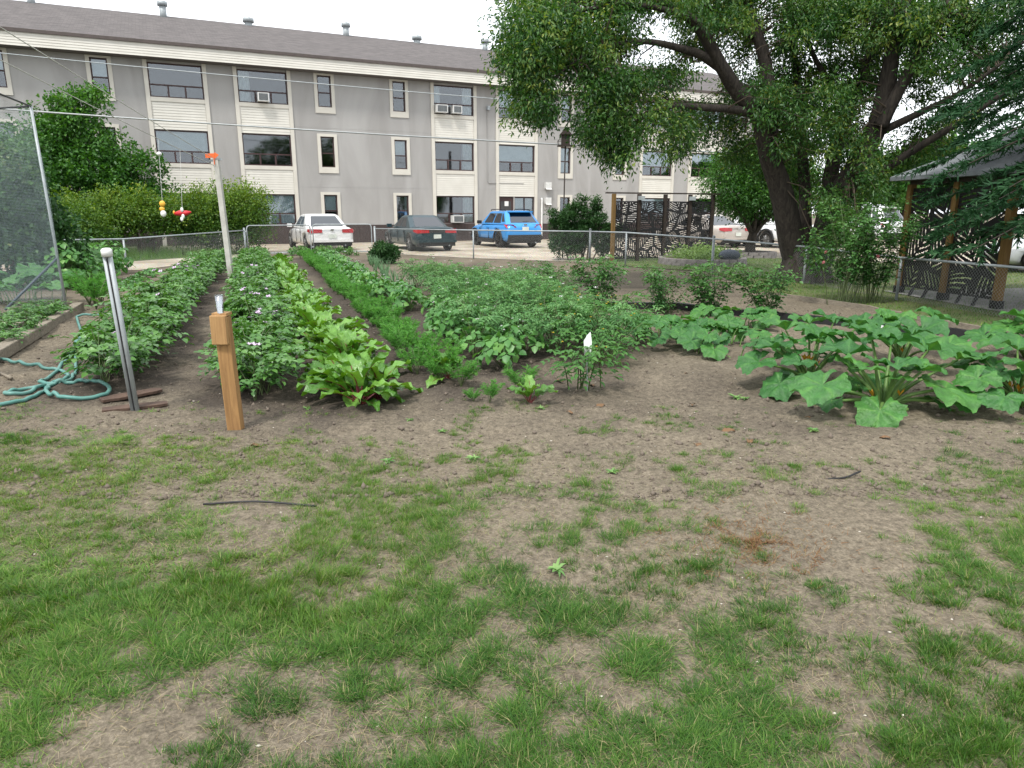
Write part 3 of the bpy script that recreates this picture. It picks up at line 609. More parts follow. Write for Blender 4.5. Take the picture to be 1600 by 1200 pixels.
# dark ribbed skirting, between the bays' trims
edges = sorted([(s - .17, s + WW + .17) for s in WIDE] + [(s - .155, s + NW + .155) for s in NARR]); cur = S0
def skirt(a, c, z1=.9):
    q = MB(); n = max(1, int((c - a) / .16))
    q.box(((a + c) / 2, -.02, z1 / 2), (c - a, .036, z1))
    for k in range(n): q.box((a + (k + .5) * (c - a) / n, -.045, z1 / 2 - .01), (.03, .018, z1 - .03))
    q.build('skirting', M['skirt'], bld)
for a, c in edges:
    if a - cur > .1: skirt(cur + .004, a - .004)
    cur = c
skirt(cur + .004, S1)
for s in WIDE:
    if abs(s - DOOR_S) > .01: skirt(s + .004, s + WW - .004, .93)
for s in NARR: skirt(s - .15, s + NW + .15, .64)
# wall fittings
for s, z in ((16.0 - .28, 3.02), (16.0 - .28, 2.18)):
    MB().box((s, -.10, z), (.36, .2, .34)).add([(s - .18, -.2, z - .17), (s + .18, -.2, z - .17), (s + .18, -.27, z - .23), (s - .18, -.27, z - .23)], [(0, 1, 2, 3)]).build('exhaust_hood', M['ac_white'], bld)
MB().tube([(15.35, -.07, .2), (15.35, -.07, 2.25), (15.35, -.02, 2.3)], .05, 8).build('downspout', M['white'], bld)
MB().box((12.05, -.09, 6.95), (.16, .16, .2)).build('wall_lamp', M['galv'], bld)
MB().tube([(12.0, -.03, 6.85), (12.0, -.03, 3.2), (12.05, -.03, 3.1), (14.2, -.03, 3.1)], .018, 6).build('conduit', M['stucco'], bld)
for z in (5.55, 2.75): MB().box(((S0 + S1) / 2, .001, z), (S1 - S0, .012, .018)).build('control_joint', M['stucco'], bld)
# window air conditioners
def aircon(s, z, label, w=.5):
    o = thing('air_conditioner', label, 'air conditioner', BA + BU * s + Vector((0, 0, z)), B_RZ)
    MB().box((0, -.13, .19), (w, .42, .38)).build('housing', M['ac_white'], o)
    g = MB().box((0, -.343, .19), (w - .1, .006, .30)).build('grille', M['ac_dark'], o)
    for k in range(7): MB().box((0, -.350, .06 + k * .043), (w - .11, .008, .012)).build('louvre', M['galv'], g)
aircon(.55, 6.56, 'white window air conditioner in the upper window above the white sedan')
aircon(9.35, 6.56, 'grey shaded window air conditioner beside the white one in an upper window', .62)
aircon(10.2, 6.56, 'white window air conditioner beside the grey one in an upper window')
aircon(10.15, .99, 'white window air conditioner in the ground floor window behind the green sedan', .62)
# ------------------------------------------------------------------ parked cars (x forward, y left)
M['tyre'] = plain('tyre', (.022, .021, .020), .85); M['rim'] = plain('alloy_rim', (.42, .42, .42), .35, .8); M['rim_dark'] = plain('black_rim', (.02, .02, .02), .4, .4)
M['car_glass'] = glass_mat('car_glass', (.10, .12, .13), .08); M['trim_black'] = plain('black_trim', (.02, .02, .021), .6)
M['tail_red'] = plain('tail_lamp', (.42, .015, .02), .25, coat=.6, c2=(.30, .01, .015)); M['tail_clear'] = plain('clear_lamp', (.65, .5, .45), .2, coat=.6)
M['plate'] = plain('licence_plate', (.62, .66, .60), .5); M['chrome'] = plain('chrome', (.7, .7, .7), .15, 1.0)
def paint(name, c): return plain(name, c, .32, .15, .5, c2=tuple(q * .93 for q in c), scale=2, coat=.5)
M['p_white'] = paint('white_paintwork', (.74, .74, .73)); M['p_green'] = paint('green_paintwork', (.005, .030, .040)); M['p_blue'] = paint('blue_paintwork', (.035, .27, .66))
M['p_beige'] = paint('beige_paintwork', (.42, .38, .34)); M['p_white2'] = paint('bright_white_paintwork', (.80, .82, .84)); M['p_silver'] = paint('silver_paintwork', (.48, .50, .52))
def eval_mesh(o):
    dg = bpy.context.evaluated_depsgraph_get(); dg.update()
    me = bpy.data.meshes.new_from_object(o.evaluated_get(dg)); return me
def car(name, label, rear, heading, L, Wd, Ht, m_paint, suv=False, rim='rim', lamps='wide', deck=None, plate=True):
    hw = Wd / 2; o = thing(name, label, 'car', (0, 0, 0), heading)
    d = Vector((math.cos(heading), math.sin(heading), 0)); o.location = rear + d * (L / 2)
    zb = .20 if not suv else .26; belt = .93 if not suv else 1.04; deck = deck or (.98 if not suv else 1.06); hood = .86 if not suv else 1.0
    r = L / 2
    # stations: x, low z, top z, half width
    st = [(-r, .42, deck - .28, hw * .80), (-r + .04, .30, deck - .06, hw * .90), (-r + .22, zb, deck, hw * .97), (-r + .8, zb, deck, hw), (-r * .45, zb, belt + .02, hw), (0, zb, belt, hw), (r * .42, zb, belt - .01, hw),
          (r - .9, zb, hood, hw * .98), (r - .30, zb, hood - .10, hw * .92), (r - .06, .30, hood - .24, hw * .80), (r, .40, hood - .34, hw * .72)]
    V = []; n = 12
    for x, zl, zt, w in st:
        h = zt - zl
        sec = [(0, zl), (w * .55, zl), (w * .90, zl + .02), (w * .985, zl + h * .22), (w, zl + h * .52), (w * .975, zl + h * .82), (w * .90, zl + h * .97), (w * .45, zt + .012), (0, zt + .018)]
        ring = [(x, y, z) for y, z in sec] + [(x, -y, z) for y, z in reversed(sec[1:-1])]; V.append(ring)
    k = len(V[0]); b = MB(); b.V = [p for ring in V for p in ring]
    for i in range(len(V) - 1):
        for j in range(k): b.F.append((i * k + j, i * k + (j + 1) % k, (i + 1) * k + (j + 1) % k, (i + 1) * k + j))
    b.F.append(tuple(reversed(range(k)))); b.F.append(tuple((len(V) - 1) * k + j for j in range(k))); b.M = [0] * len(b.F)
    tmp = b.build('tmp_body', m_paint, None, True)
    bmx = bmesh.new(); bmx.from_mesh(tmp.data); bmesh.ops.recalc_face_normals(bmx, faces=bmx.faces); bmx.to_mesh(tmp.data); bmx.free()
    sb = tmp.modifiers.new('s', 'SUBSURF'); sb.levels = 1; sb.render_levels = 1
    wr = .335 if not suv else .36; xw = (-r + .95, r - .92)
    cut = MB()
    for x in xw:
        for y in (hw, -hw): cut.tube([(x, y - .30 * (1 if y > 0 else -1), wr), (x, y + .2 * (1 if y > 0 else -1), wr)], wr + .065, 20)
    co = cut.build('tmp_cut', M['trim_black'])
    bmx = bmesh.new(); bmx.from_mesh(co.data); bmesh.ops.recalc_face_normals(bmx, faces=bmx.faces); bmx.to_mesh(co.data); bmx.free()
    bo = tmp.modifiers.new('b', 'BOOLEAN'); bo.operation = 'DIFFERENCE'; bo.object = co; bo.solver = 'EXACT'
    me = eval_mesh(tmp); me.name = 'body'
    for q in (tmp, co): bpy.data.objects.remove(q)
    me.polygons.foreach_set('use_smooth', [True] * len(me.polygons))
    body = link('body', me, o)
    # cabin: chamfered frustum with a crowned roof
    if suv: xa, xb, xc, xd = r - 1.35, r - 2.05, -r + .62, -r + .10
    else: xa, xb, xc, xd = r - 1.42, r - 2.25, -r + 1.55, -r + .72
    wb, wt, c0 = hw * .91, hw * .70, .14; z0, z1 = belt - .03, Ht - .06
    def loop(xf, xr, w, z, c): return [(xf, w - c, z), (xf - c, w, z), (xr + c, w, z), (xr, w - c, z), (xr, -w + c, z), (xr + c, -w, z), (xf - c, -w, z), (xf, -w + c, z)]
    Ls = [loop(xa, xd, wb, z0, c0), loop(xb, xc, wt, z1, c0), loop(xb - .10, xc + .10, wt - .10, Ht - .012, c0 * .8), loop(xb - .4, xc + .4, wt * .45, Ht, c0 * .4)]
    b = MB(); b.V = [p for l in Ls for p in l]
    for i in range(3):
        for j in range(8): b.F.append((i * 8 + j, (i + 1) * 8 + j, (i + 1) * 8 + (j + 1) % 8, i * 8 + (j + 1) % 8))
    b.F.append(tuple(24 + j for j in reversed(range(8)))); b.M = [0] * len(b.F)
    cab = b.build('cabin', m_paint, o, False)
    def panel(nm, i, j, u0, u1, v0, v1, mt, off=.006, parent=None, cutc=None):
        A, B_, C, D_ = (Vector(Ls[0][i]), Vector(Ls[0][j]), Vector(Ls[1][j]), Vector(Ls[1][i]))
        def P(u, v): return (A * (1 - u) + B_ * u) * (1 - v) + (D_ * (1 - u) + C * u) * v
        nrm = (B_ - A).cross(D_ - A).normalized(); ctr = Vector((0, 0, .8))
        if nrm.dot(P(.5, .5) - ctr) < 0: nrm = -nrm
        q = [P(u0, v0), P(u1, v0), P(u1 if cutc is None else cutc[1], v1), P(u0 if cutc is None else cutc[0], v1)]
        m_ = MB(); m_.add([p + nrm * off for p in q] + [p - nrm * .01 for p in q], [(0, 1, 2, 3), (0, 4, 5, 1), (1, 5, 6, 2), (2, 6, 7, 3), (3, 7, 4, 0)])
        return m_.build(nm, mt, parent or cab)
    panel('rear_window', 3, 4, .02, .98, .14, .93, M['car_glass']); panel('windshield', 7, 0, .02, .98, .08, .95, M['car_glass'])
    for i, j in ((1, 2), (6, 5)):
        panel('side_window', i, j, .12, .47, .12, .90, M['car_glass'], cutc=(.07, .47)); panel('side_window', i, j, .51, .80, .12, .90, M['car_glass'], cutc=(.51, .84))
        if suv: panel('side_window', i, j, .84, .97, .22, .88, M['car_glass'], cutc=(.87, .93))
    # doors' gaps, handles, mirrors
    for sgn in (1, -1):
        for x in (r - 1.55, r - 2.55, r - 3.45): MB().box((x, sgn * (hw - .004), .60), (.012, .022, .52)).build('door_gap', M['trim_black'], body)
        for x in (r - 2.4, r - 3.3): MB().box((x, sgn * (hw + .004), belt - .17), (.17, .03, .03)).build('door_handle', m_paint, body)
        mi = MB().box((r - 1.75, sgn * (hw + .10), belt + .06), (.10, .20, .14)).build('mirror', m_paint if not suv else M['trim_black'], o)
        for x in xw:
            w = link('wheel', None, o, (x, sgn * (hw - .13), wr)); w.empty_display_size = .05
            t = MB(); prof = [(.62, -.10), (.93, -.105), (1, -.07), (1, .07), (.93, .105), (.62, .10)]; N = 22
            for rr, yy in prof:
                for q in range(N): t.V.append((rr * wr * math.cos(2 * math.pi * q / N), yy * 1.0, rr * wr * math.sin(2 * math.pi * q / N)))
            for p in range(len(prof)):
                for q in range(N): t.F.append((p * N + q, p * N + (q + 1) % N, ((p + 1) % len(prof)) * N + (q + 1) % N, ((p + 1) % len(prof)) * N + q)); t.M.append(0)
            t.build('tyre', M['tyre'], w, True)
            h = MB().tube([(0, sgn * .02, 0), (0, sgn * .05, 0)], wr * .63, 20)
            for q in range(7):
                a = 2 * math.pi * q / 7; h.beam((0, sgn * .075, 0), (wr * .6 * math.cos(a), sgn * .085, wr * .6 * math.sin(a)), .06, .03)
            h.tube([(0, sgn * .06, 0), (0, sgn * .10, 0)], wr * .16, 10); h.build('rim', M[rim], w)
    # rear end
    xr_ = -r
    low = MB().box((xr_ + .13, 0, .30), (.22, Wd * .84, .16)); low.build('bumper_skirt', M['trim_black'], o)
    if suv:
        for sgn in (1, -1):
            for x in xw:   # wheel arch cladding
                q = MB(); pts = [(x + (wr + .08) * math.cos(a), sgn * (hw - .01), wr + (wr + .08) * math.sin(a)) for a in np.linspace(0, math.pi, 13)]; q.tube(pts, .042, 6); q.build('arch_cladding', M['trim_black'], o)
            MB().box((0, sgn * (hw - .012), .30), (xw[1] - xw[0] - 2 * wr - .1, .06, .18)).build('sill_cladding', M['trim_black'], o)
            MB().tube(bez([(xb - .1, sgn * (wt - .06), Ht), (xb - .25, sgn * (wt - .05), Ht + .05), (xc + .35, sgn * (wt - .05), Ht + .05), (xc + .2, sgn * (wt - .06), Ht)], 5), .018, 6).build('roof_rail', M['trim_black'], o)
        MB().box((xr_ + .06, 0, .46), (.14, Wd * .88, .24)).build('bumper_cladding', M['trim_black'], o)
        MB().box((xc - .06, 0, Ht - .05), (.30, wt * 1.75, .045)).build('spoiler', m_paint, o)
        for sgn in (1, -1):
            q = MB(); q.add([(xr_ - .004, sgn * .42, .90), (xr_ + .10, sgn * (hw * .93), .86), (xr_ + .28, sgn * (hw + .0), 1.02), (xr_ + .02, sgn * .60, 1.02), (xr_ + .1, sgn * .45, .90), (xr_ + .2, sgn * (hw * .85), .86), (xr_ + .34, sgn * (hw * .9), 1.02), (xr_ + .15, sgn * .58, 1.02)],
                  [(0, 1, 2, 3), (4, 7, 6, 5), (0, 4, 5, 1), (1, 5, 6, 2), (2, 6, 7, 3), (3, 7, 4, 0)]); q.build('tail_light', M['tail_red'], o)
        MB().box((xr_ - .004, 0, 1.0), (.012, .16, .07)).build('badge', M['chrome'], o)
        MB().tube([(xd - .02, -.22, belt + .12), (xd - .02, .1, belt + .10)], .012, 6).build('wiper', M['trim_black'], o)
    else:
        for sgn in (1, -1):
            y0 = .40 if lamps == 'wide' else .34
            q = MB(); zc = deck - .17
            q.add([(xr_ - .022, sgn * y0, zc - .07), (xr_ + .02, sgn * (hw * .90), zc - .09), (xr_ + .22, sgn * (hw + .006), zc - .03), (xr_ + .22, sgn * (hw + .0), zc + .06), (xr_ + .03, sgn * (hw * .88), zc + .08), (xr_ - .012, sgn * y0, zc + .06),
                   (xr_ + .2, sgn * y0, zc), (xr_ + .3, sgn * hw * .8, zc)], [(0, 1, 4, 5), (1, 2, 3, 4), (0, 5, 6), (0, 6, 7, 2, 1), (5, 4, 3, 7, 6), (2, 7, 3)]); q.build('tail_light', M['tail_red'], o)
        MB().box((xr_ - .012, 0, deck - .06), (.05, Wd * .60, .02)).build('trunk_edge', m_paint, o)
        if lamps == 'narrow': MB().box((xr_ + .006, 0, deck - .17), (.03, .66, .15)).build('reflector_panel', M['trim_black'], o)
        MB().box((xr_ - .035, 0, .42), (.09, Wd * .86, .10)).build('bumper', m_paint, o)
        MB().box((xr_ - .022, 0, deck - .13), (.02, .13, .05)).build('badge', M['chrome'], o)
    if plate: MB().box((xr_ - (.020 if not suv else .006), 0, (.60 if not suv else .84)), (.012, .31, .155)).build('licence_plate', M['plate'], o)
    MB().tube([(xr_ - .02, -.5, .24), (xr_ + .3, -.5, .25)], .03, 8).build('exhaust', M['galv'], o)
    MB().box((0, 0, .36), (L * .9, Wd * .62, .22)).build('underbody', M['trim_black'], o)
    return o
HEAD = math.atan2(BN.y, BN.x)
car('sedan', 'white sedan with wide red tail lights parked behind the gate', G(521, 393), HEAD + R(2), 5.1, 1.87, 1.47, M['p_white'])
car('sedan', 'dark green sedan with dusty wheels parked between the white sedan and the blue crossover', G(684, 393.5), HEAD + R(1), 4.85, 1.83, 1.42, M['p_green'], lamps='narrow')
car('crossover', 'bright blue crossover with black wheels and black lower trim', G(821, 388), HEAD, 4.5, 1.83, 1.60, M['p_blue'], suv=True, rim='rim_dark')
car('sedan', 'beige sedan with red tail lights half hidden behind the leaf pattern screen', G(1152, 388), HEAD + R(3), 4.8, 1.84, 1.46, M['p_beige'])
car('crossover', 'white sport utility vehicle parked behind the small tree and the big trunk', G(1245, 388), HEAD + R(2), 4.7, 1.9, 1.75, M['p_white2'], suv=True)
car('crossover', 'white vehicle seen between the big tree and the gazebo', G(1400, 383), HEAD + R(0), 4.9, 1.9, 1.8, M['p_white2'], suv=True)
car('sedan', 'silver sedan parked beside the gazebo and seen through its black panels', Vector((17.2, 17.6, 0)), R(163), 4.8, 1.84, 1.5, M['p_silver'])
# ------------------------------------------------------------------ chain link fence
def lerp(a, b, t): return a + (b - a) * t
def chain_mesh(a, b, h0, h1, name, parent, cell=.058, w=.0019):
    """zigzag wires woven in a vertical sheet from a to b"""
    L = (b - a).length; u = (b - a) / L; nrm = Vector((-u.y, u.x, 0)); n = int(L / cell) + 1; zs0 = .03
    Vs = []; Fs = []; o = 0
    nz = int((min(h0, h1) - zs0) / cell)
    zz = zs0 + np.arange(nz + 1) * (min(h0, h1) - .02 - zs0) / nz
    off = (np.arange(nz + 1) % 2) * cell
    for k in range(n):
        for sgn in (0, 1):
            x = k * cell + (off if sgn == 0 else cell - off) - (0 if sgn == 0 else 0)
            x = np.clip(x, 0, L); dy = .003 * (np.arange(nz + 1) % 2 - .5)
            P = np.stack([a.x + u.x * x + nrm.x * dy, a.y + u.y * x + nrm.y * dy, zz], 1)
            ring = [P + np.array([u.x * c * w + nrm.x * s * w, u.y * c * w + nrm.y * s * w, 0]) for c, s in ((1, 0), (-.5, .87), (-.5, -.87))]
            Vs.append(np.concatenate(ring)); m = nz + 1; i = np.arange(nz)
            for p, q in ((0, 1), (1, 2), (2, 0)): Fs.append(np.stack([p * m + i, q * m + i, q * m + i + 1, p * m + i + 1], 1) + o)
            o += 3 * m
        if k % 2 == 1: pass
    me = fast_mesh(name, np.concatenate(Vs), np.concatenate(Fs), M['wire'], True); return tag(link(name, me, parent), kind='stuff')
def fence(name, label, pts, hs, terminals, cell=.058, w=.0019):
    f = thing(name, label, 'fence', pts[0])
    inv = -pts[0]
    P = [p + inv for p in pts]
    for i, (p, h) in enumerate(zip(P, hs)):
        r = .036 if i in terminals else .024
        po = MB().tube([(p.x, p.y, -.1), (p.x, p.y, h + (.06 if i in terminals else -.01))], r, 10).build('post', M['galv'], f, True)
        MB().ball((p.x, p.y, h + (.06 if i in terminals else 0)), r * 1.15, 10, sc=(1, 1, .8)).build('post_cap', M['galv'], po, True)
    MB().tube([Vector((p.x, p.y, h)) for p, h in zip(P, hs)], .021, 8).build('top_rail', M['galv'], f, True)
    for i in range(len(P) - 1): chain_mesh(P[i], P[i + 1], hs[i], hs[i + 1], 'chain_link', f, cell, w)
    return f
fence('chain_link_fence', 'galvanised chain link fence along the left side in front of the hedge', FENCE_L, [.84, .84, .84, .90], {0, 3})
fence('chain_link_fence', 'low chain link fence across the back in front of the green and blue cars', FENCE_B, [.93, .95, .96], {0, 2})
fence('chain_link_fence', 'chain link fence along the right side in front of the big tree and gazebo', FENCE_S, [.96, .965, .86, .80, .75, .76], {0, 2, 5})
def gate_leaf(label, a, b, h):
    g = thing('gate', label, 'gate', a); q = b - a; u = q.normalized()
    pts = [Vector((0, 0, .06)), Vector((0, 0, h - .10)), Vector((0, 0, h - .03)) + u * .03, Vector((0, 0, h)) + u * .10, q - u * .10 + Vector((0, 0, h)), q - u * .03 + Vector((0, 0, h - .03)), q + Vector((0, 0, h - .10)), q + Vector((0, 0, .06)), Vector((0, 0, .06))]
    MB().tube(pts, .021, 8).build('gate_frame', M['galv'], g, True)
    chain_mesh(Vector((0, 0, 0)), q, h, h, 'chain_link', g)
    for z in (.25, h - .2): MB().box((-.02, 0, z), (.07, .05, .05)).build('hinge', M['galv'], g)
gate_leaf('left leaf of the double chain link gate, beside the hedge', GATE[0], GATE[1], 1.06)
gate_leaf('right leaf of the double chain link gate, in front of the white sedan', GATE[2], GATE[3], 1.08)

# ------------------------------------------------------------------ leaf pattern screens
def leaf_panel(w, h, seed, cell=.0125, big=1.0):
    r = np.random.default_rng(seed); nx, nz = int(w / cell), int(h / cell)
    xx, zz = np.meshgrid((np.arange(nx) + .5) * cell, (np.arange(nz) + .5) * cell)
    seeds = []
    for iz in range(int(h / (.46 * big)) + 2):
        for ix in range(2):
            seeds.append(((ix + .5 + .5 * (iz % 2) * .5) * w / 2 + r.uniform(-.05, .05), iz * .46 * big + r.uniform(-.06, .06), R(r.choice([35, 145, -40, 220, 60, 120])) + r.uniform(-.2, .2)))
    best = np.full(xx.shape, 9.0); sec = best.copy(); uu = np.zeros_like(xx); vv = np.zeros_like(xx)
    for sx, sz, a in seeds:
        u = (xx - sx) * math.cos(a) + (zz - sz) * math.sin(a); v = -(xx - sx) * math.sin(a) + (zz - sz) * math.cos(a); d = np.hypot(u * .75, v * 1.15)
        c = d < best; sec = np.where(c, best, np.minimum(sec, d)); best = np.where(c, d, best); uu = np.where(c, u, uu); vv = np.where(c, v, vv)
    av = np.abs(vv); ph = (uu - av * .85 - av * av * 1.6) / (.080 * big)
    solid = (av < .022) | ((ph - np.floor(ph)) < (.62 if big < 1.5 else .72)) | (sec - best < .05 * big) | (xx < .03) | (xx > w - .03) | (zz < .03) | (zz > h - .03)
    t = .004; idx = -np.ones((nz + 1, nx + 1), int); V = []; F = []
    gx, gz_ = np.meshgrid(np.arange(nx + 1) * cell, np.arange(nz + 1) * cell); m = gx.size
    V = np.concatenate([np.stack([gx.ravel(), np.full(m, -t), gz_.ravel()], 1), np.stack([gx.ravel(), np.full(m, t), gz_.ravel()], 1)])
    iz, ix = np.nonzero(solid); q = iz * (nx + 1) + ix
    F = [np.stack([q, q + 1, q + nx + 2, q + nx + 1], 1), np.stack([q + m, q + nx + 1 + m, q + nx + 2 + m, q + 1 + m], 1)]
    pad = np.pad(solid, 1)
    for dz, dx, e in ((0, -1, (0, nx + 1)), (0, 1, (nx + 2, 1)), (-1, 0, (1, 0)), (1, 0, (nx + 1, nx + 2))):
        nb = pad[1 + dz:1 + dz + nz, 1 + dx:1 + dx + nx]; z2, x2 = np.nonzero(solid & ~nb); q = z2 * (nx + 1) + x2
        F.append(np.stack([q + e[0], q + e[1], q + e[1] + m, q + e[0] + m], 1))
    F = np.concatenate(F); used = np.unique(F); remap = np.zeros(2 * m, int); remap[used] = np.arange(len(used))
    return fast_mesh('leaf_panel', V[used], remap[F], M['black_metal'])
def screen(name, label, cat_, pts, h, z0, post_w, m_post, base=None, over=.06, panel_h=None):
    o = thing(name, label, cat_, pts[0]); P = [p - pts[0] for p in pts]; ph = panel_h or h - z0 - .06
    for i in range(len(P) - 1):
        d = P[i + 1] - P[i]; L = d.length; u = d / L
        pm = leaf_panel(L - post_w, ph, 30 + i % 3 + int(h * 10) + len(P), .016, big=1.25 if len(P) > 3 else 1.7)
        link('leaf_panel', pm, o, P[i] + u * post_w / 2 + Vector((0, 0, z0)), math.atan2(u.y, u.x))
    for i, p in enumerate(P):
        po = MB().box((p.x, p.y, h / 2 + over / 2), (post_w, post_w, h + over), rz=math.atan2(u.y, u.x)).build('post', m_post[i] if isinstance(m_post, list) else m_post, o)
        if base: MB().box((p.x, p.y, .07), (post_w + .03, post_w + .03, .18), rz=math.atan2(u.y, u.x)).build('post_base', M['black_metal'], po)
    return o, P
sp = [G(956, 409.5), G(995, 408.5), G(1035, 407.2), G(1073, 405.8), G(1108, 404.5)]
o, P = screen('privacy_screen', 'black leaf pattern metal privacy screen between dark posts in front of the beige sedan', 'screen', sp, 2.02, .09, .10, [M['post_brown']] + [M['dark_wood']] * 4, panel_h=1.78)
MB().beam(P[0] + Vector((-.25, 0, 2.11)), P[-1] + Vector((.25, 0, 2.11)), .09, .04).build('top_board', M['dark_wood'], o)
for i in (1, 3): MB().box(P[i] + Vector((.05, -.09, 1.96)), (.2, .1, .12)).build('solar_lamp', M['galv'], o)

# ------------------------------------------------------------------ gazebo at the right fence
ga = [Vector((7.42, 13.55, 0)), Vector((7.55, 12.35, 0)), Vector((7.72, 11.2, 0))]
sheet('gazebo_pad', [ga[0] + Vector((-.15, .3, 0)), ga[2] + Vector((-.15, -.4, 0)), Vector((12.2, 11.6, 0)), Vector((11.8, 14.6, 0))], .03, M['concrete'])
gz_o, P = screen('gazebo', 'open gazebo with brown posts, black leaf pattern panels and grey hip roof', 'gazebo', ga, 2.02, .16, .11, M['post_brown'], True, 0, panel_h=1.80)
back = [Vector((4.1, .5, 0)), Vector((4.4, -1.9, 0))]
for p in back:
    po = MB().box((p.x, p.y, 1.01), (.11, .11, 2.02)).build('post', M['post_brown'], gz_o); MB().box((p.x, p.y, .07), (.14, .14, .18)).build('post_base', M['black_metal'], po)
for i in (0, 1):
    for t in (.35, .65): MB().beam(lerp(P[i], P[i + 1], t) + Vector((0, 0, .18)), lerp(P[i], P[i + 1], t) + Vector((-.10, -.05, .02)), .05, .03).build('panel_foot', M['black_metal'], gz_o)
c4 = [P[0], P[2], back[1], back[0]]
for i in range(4): MB().beam(c4[i] + Vector((0, 0, 2.1)), c4[(i + 1) % 4] + Vector((0, 0, 2.1)), .1, .16).build('beam', M['dark_wood'], gz_o)
ctr = sum(c4, Vector()) / 4; ev = [ctr + (p - ctr) * 1.16 + Vector((0, 0, 2.16)) for p in c4]; ap = ctr + Vector((0, 0, 3.25))
M['grey_shingle'] = plain('grey_shingle', (.17, .185, .195), .9, c2=(.12, .13, .138), scale=9, bump=.4)
b = MB(); b.add(ev + [e - Vector((0, 0, .07)) for e in ev] + [ap], [(0, 1, 8), (1, 2, 8), (2, 3, 8), (3, 0, 8), (4, 5, 1, 0), (5, 6, 2, 1), (6, 7, 3, 2), (7, 4, 0, 3), (7, 6, 5, 4)])
b.build('roof', M['grey_shingle'], gz_o)

# ------------------------------------------------------------------ round raised bed with stone edging
bc = Vector((5.75, 21.6, 0)); rb = thing('raised_bed', 'round raised bed edged with grey stone blocks beside the leaf screen', 'garden bed', bc)
blk = MB().box((0, 0, 0), (.30, .16, .10)).mesh('stone_block', M['stone'])
for lay in range(2):
    for k in range(26):
        a = 2 * math.pi * (k + .5 * lay) / 26; o = link('stone_block', blk, rb, (1.22 * math.cos(a), 1.22 * math.sin(a), .05 + lay * .102), a + math.pi / 2 + random.uniform(-.05, .05))
MB().tube([(0, 0, .02), (0, 0, .19)], 1.14, 24).build('bed_soil', M['soil'], rb)
bed2 = thing('raised_bed', 'low stone ring round the foot of the small tree', 'garden bed', G(1172, 402))
for lay in range(2):
    for k in range(16):
        a = 2 * math.pi * (k + .5 * lay) / 16; link('stone_block', blk, bed2, (.78 * math.cos(a), .78 * math.sin(a), .05 + lay * .102), a + math.pi / 2)

# ------------------------------------------------------------------ edging strips
def strip(name, label, pts, w, h, m, cat_='edging', n=6, wob=.02):
    q = bez([Vector((p.x, p.y, 0)) for p in pts], n); b = MB()
    for i, p in enumerate(q): p.z = gz1(p.x, p.y) + h / 2 - .01 + random.uniform(-wob, wob) * .3
    for i in range(len(q) - 1): b.beam(q[i], q[i + 1], w, h)
    return tag(b.build(name, m), label, cat_)
strip('plastic_edging', 'long black plastic lawn edging lying behind the squash plants', [G(860, 472), G(950, 481), G(1075, 488), G(1200, 499), G(1350, 511), G(1520, 527), G(1700, 545)], .10, .11, M['black_plastic'])
strip('wooden_edging', 'thin weathered wooden edging along the right fence below the gazebo', EDGE[1:], .05, .09, M['timber'])
# ------------------------------------------------------------------ timber edge of the netted bed
def timber(label, a, b, w, h, z):
    d = b - a; o = MB(); o.beam(Vector((0, 0, 0)), d, w, h); q = o.build('timber', M['timber'], None, loc=a + Vector((0, 0, z)))
    md = q.modifiers.new('bevel', 'BEVEL'); md.width = .012; md.segments = 2; return tag(q, label, 'timber')
ta, tb = G(-70, 602), G(124, 484)
timber('weathered timber lying along the edge of the netted bed', ta, tb, .15, .13, .055)
timber('second weathered timber, bedded inside against the first along the netted bed', ta + Vector((-.17, .02, 0)), tb + Vector((-.17, -.5, 0)), .10, .14, .07)

# ------------------------------------------------------------------ netting on poles over the left bed
def net_mat():
    m, nt, b = nodes('bird_netting'); out = nt.nodes['Material Output']; b.inputs['Base Color'].default_value = (.34, .42, .44, 1); b.inputs['Roughness'].default_value = .7
    tc = nt.nodes.new('ShaderNodeTexCoord'); no = nt.nodes.new('ShaderNodeTexNoise'); no.inputs['Scale'].default_value = 2.0; no.inputs['Detail'].default_value = 4
    br = nt.nodes.new('ShaderNodeTexBrick'); br.offset = 0; br.inputs['Scale'].default_value = 1; br.inputs['Brick Width'].default_value = .022; br.inputs['Row Height'].default_value = .022; br.inputs['Mortar Size'].default_value = .0012
    br.inputs['Color1'].default_value = (0, 0, 0, 1); br.inputs['Color2'].default_value = (0, 0, 0, 1); br.inputs['Mortar'].default_value = (1, 1, 1, 1)
    mr = nt.nodes.new('ShaderNodeMapRange'); mr.inputs[3].default_value = .35; mr.inputs[4].default_value = .7
    mu = nt.nodes.new('ShaderNodeMath'); mu.operation = 'MULTIPLY'
    tr = nt.nodes.new('ShaderNodeBsdfTransparent'); mx = nt.nodes.new('ShaderNodeMixShader')
    nt.links.new(tc.outputs['UV'], br.inputs['Vector']); nt.links.new(tc.outputs['Object'], no.inputs['Vector']); nt.links.new(no.outputs['Fac'], mr.inputs[0])
    nt.links.new(br.outputs['Color'], mu.inputs[0]); nt.links.new(mr.outputs[0], mu.inputs[1]); nt.links.new(mu.outputs[0], mx.inputs[0])
    nt.links.new(tr.outputs[0], mx.inputs[1]); nt.links.new(b.outputs[0], mx.inputs[2]); nt.links.new(mx.outputs[0], out.inputs['Surface']); return m
M['net'] = net_mat()
n0 = G(103, 486); ntop = AT(48, 166, n0.y); n1 = Vector((ta.x - .35, ta.y - .6, 0)); n1t = Vector((n1.x - .1, n1.y, 3.05)); n2 = Vector((n0.x - 3.6, n0.y + .9, 0)); n2t = n2 + Vector((-.1, 0, 3.0))
nf = thing('netting_frame', 'tall grey netting on leaning metal poles over the left garden bed', 'netting', n0)
def nrel(p): return p - n0
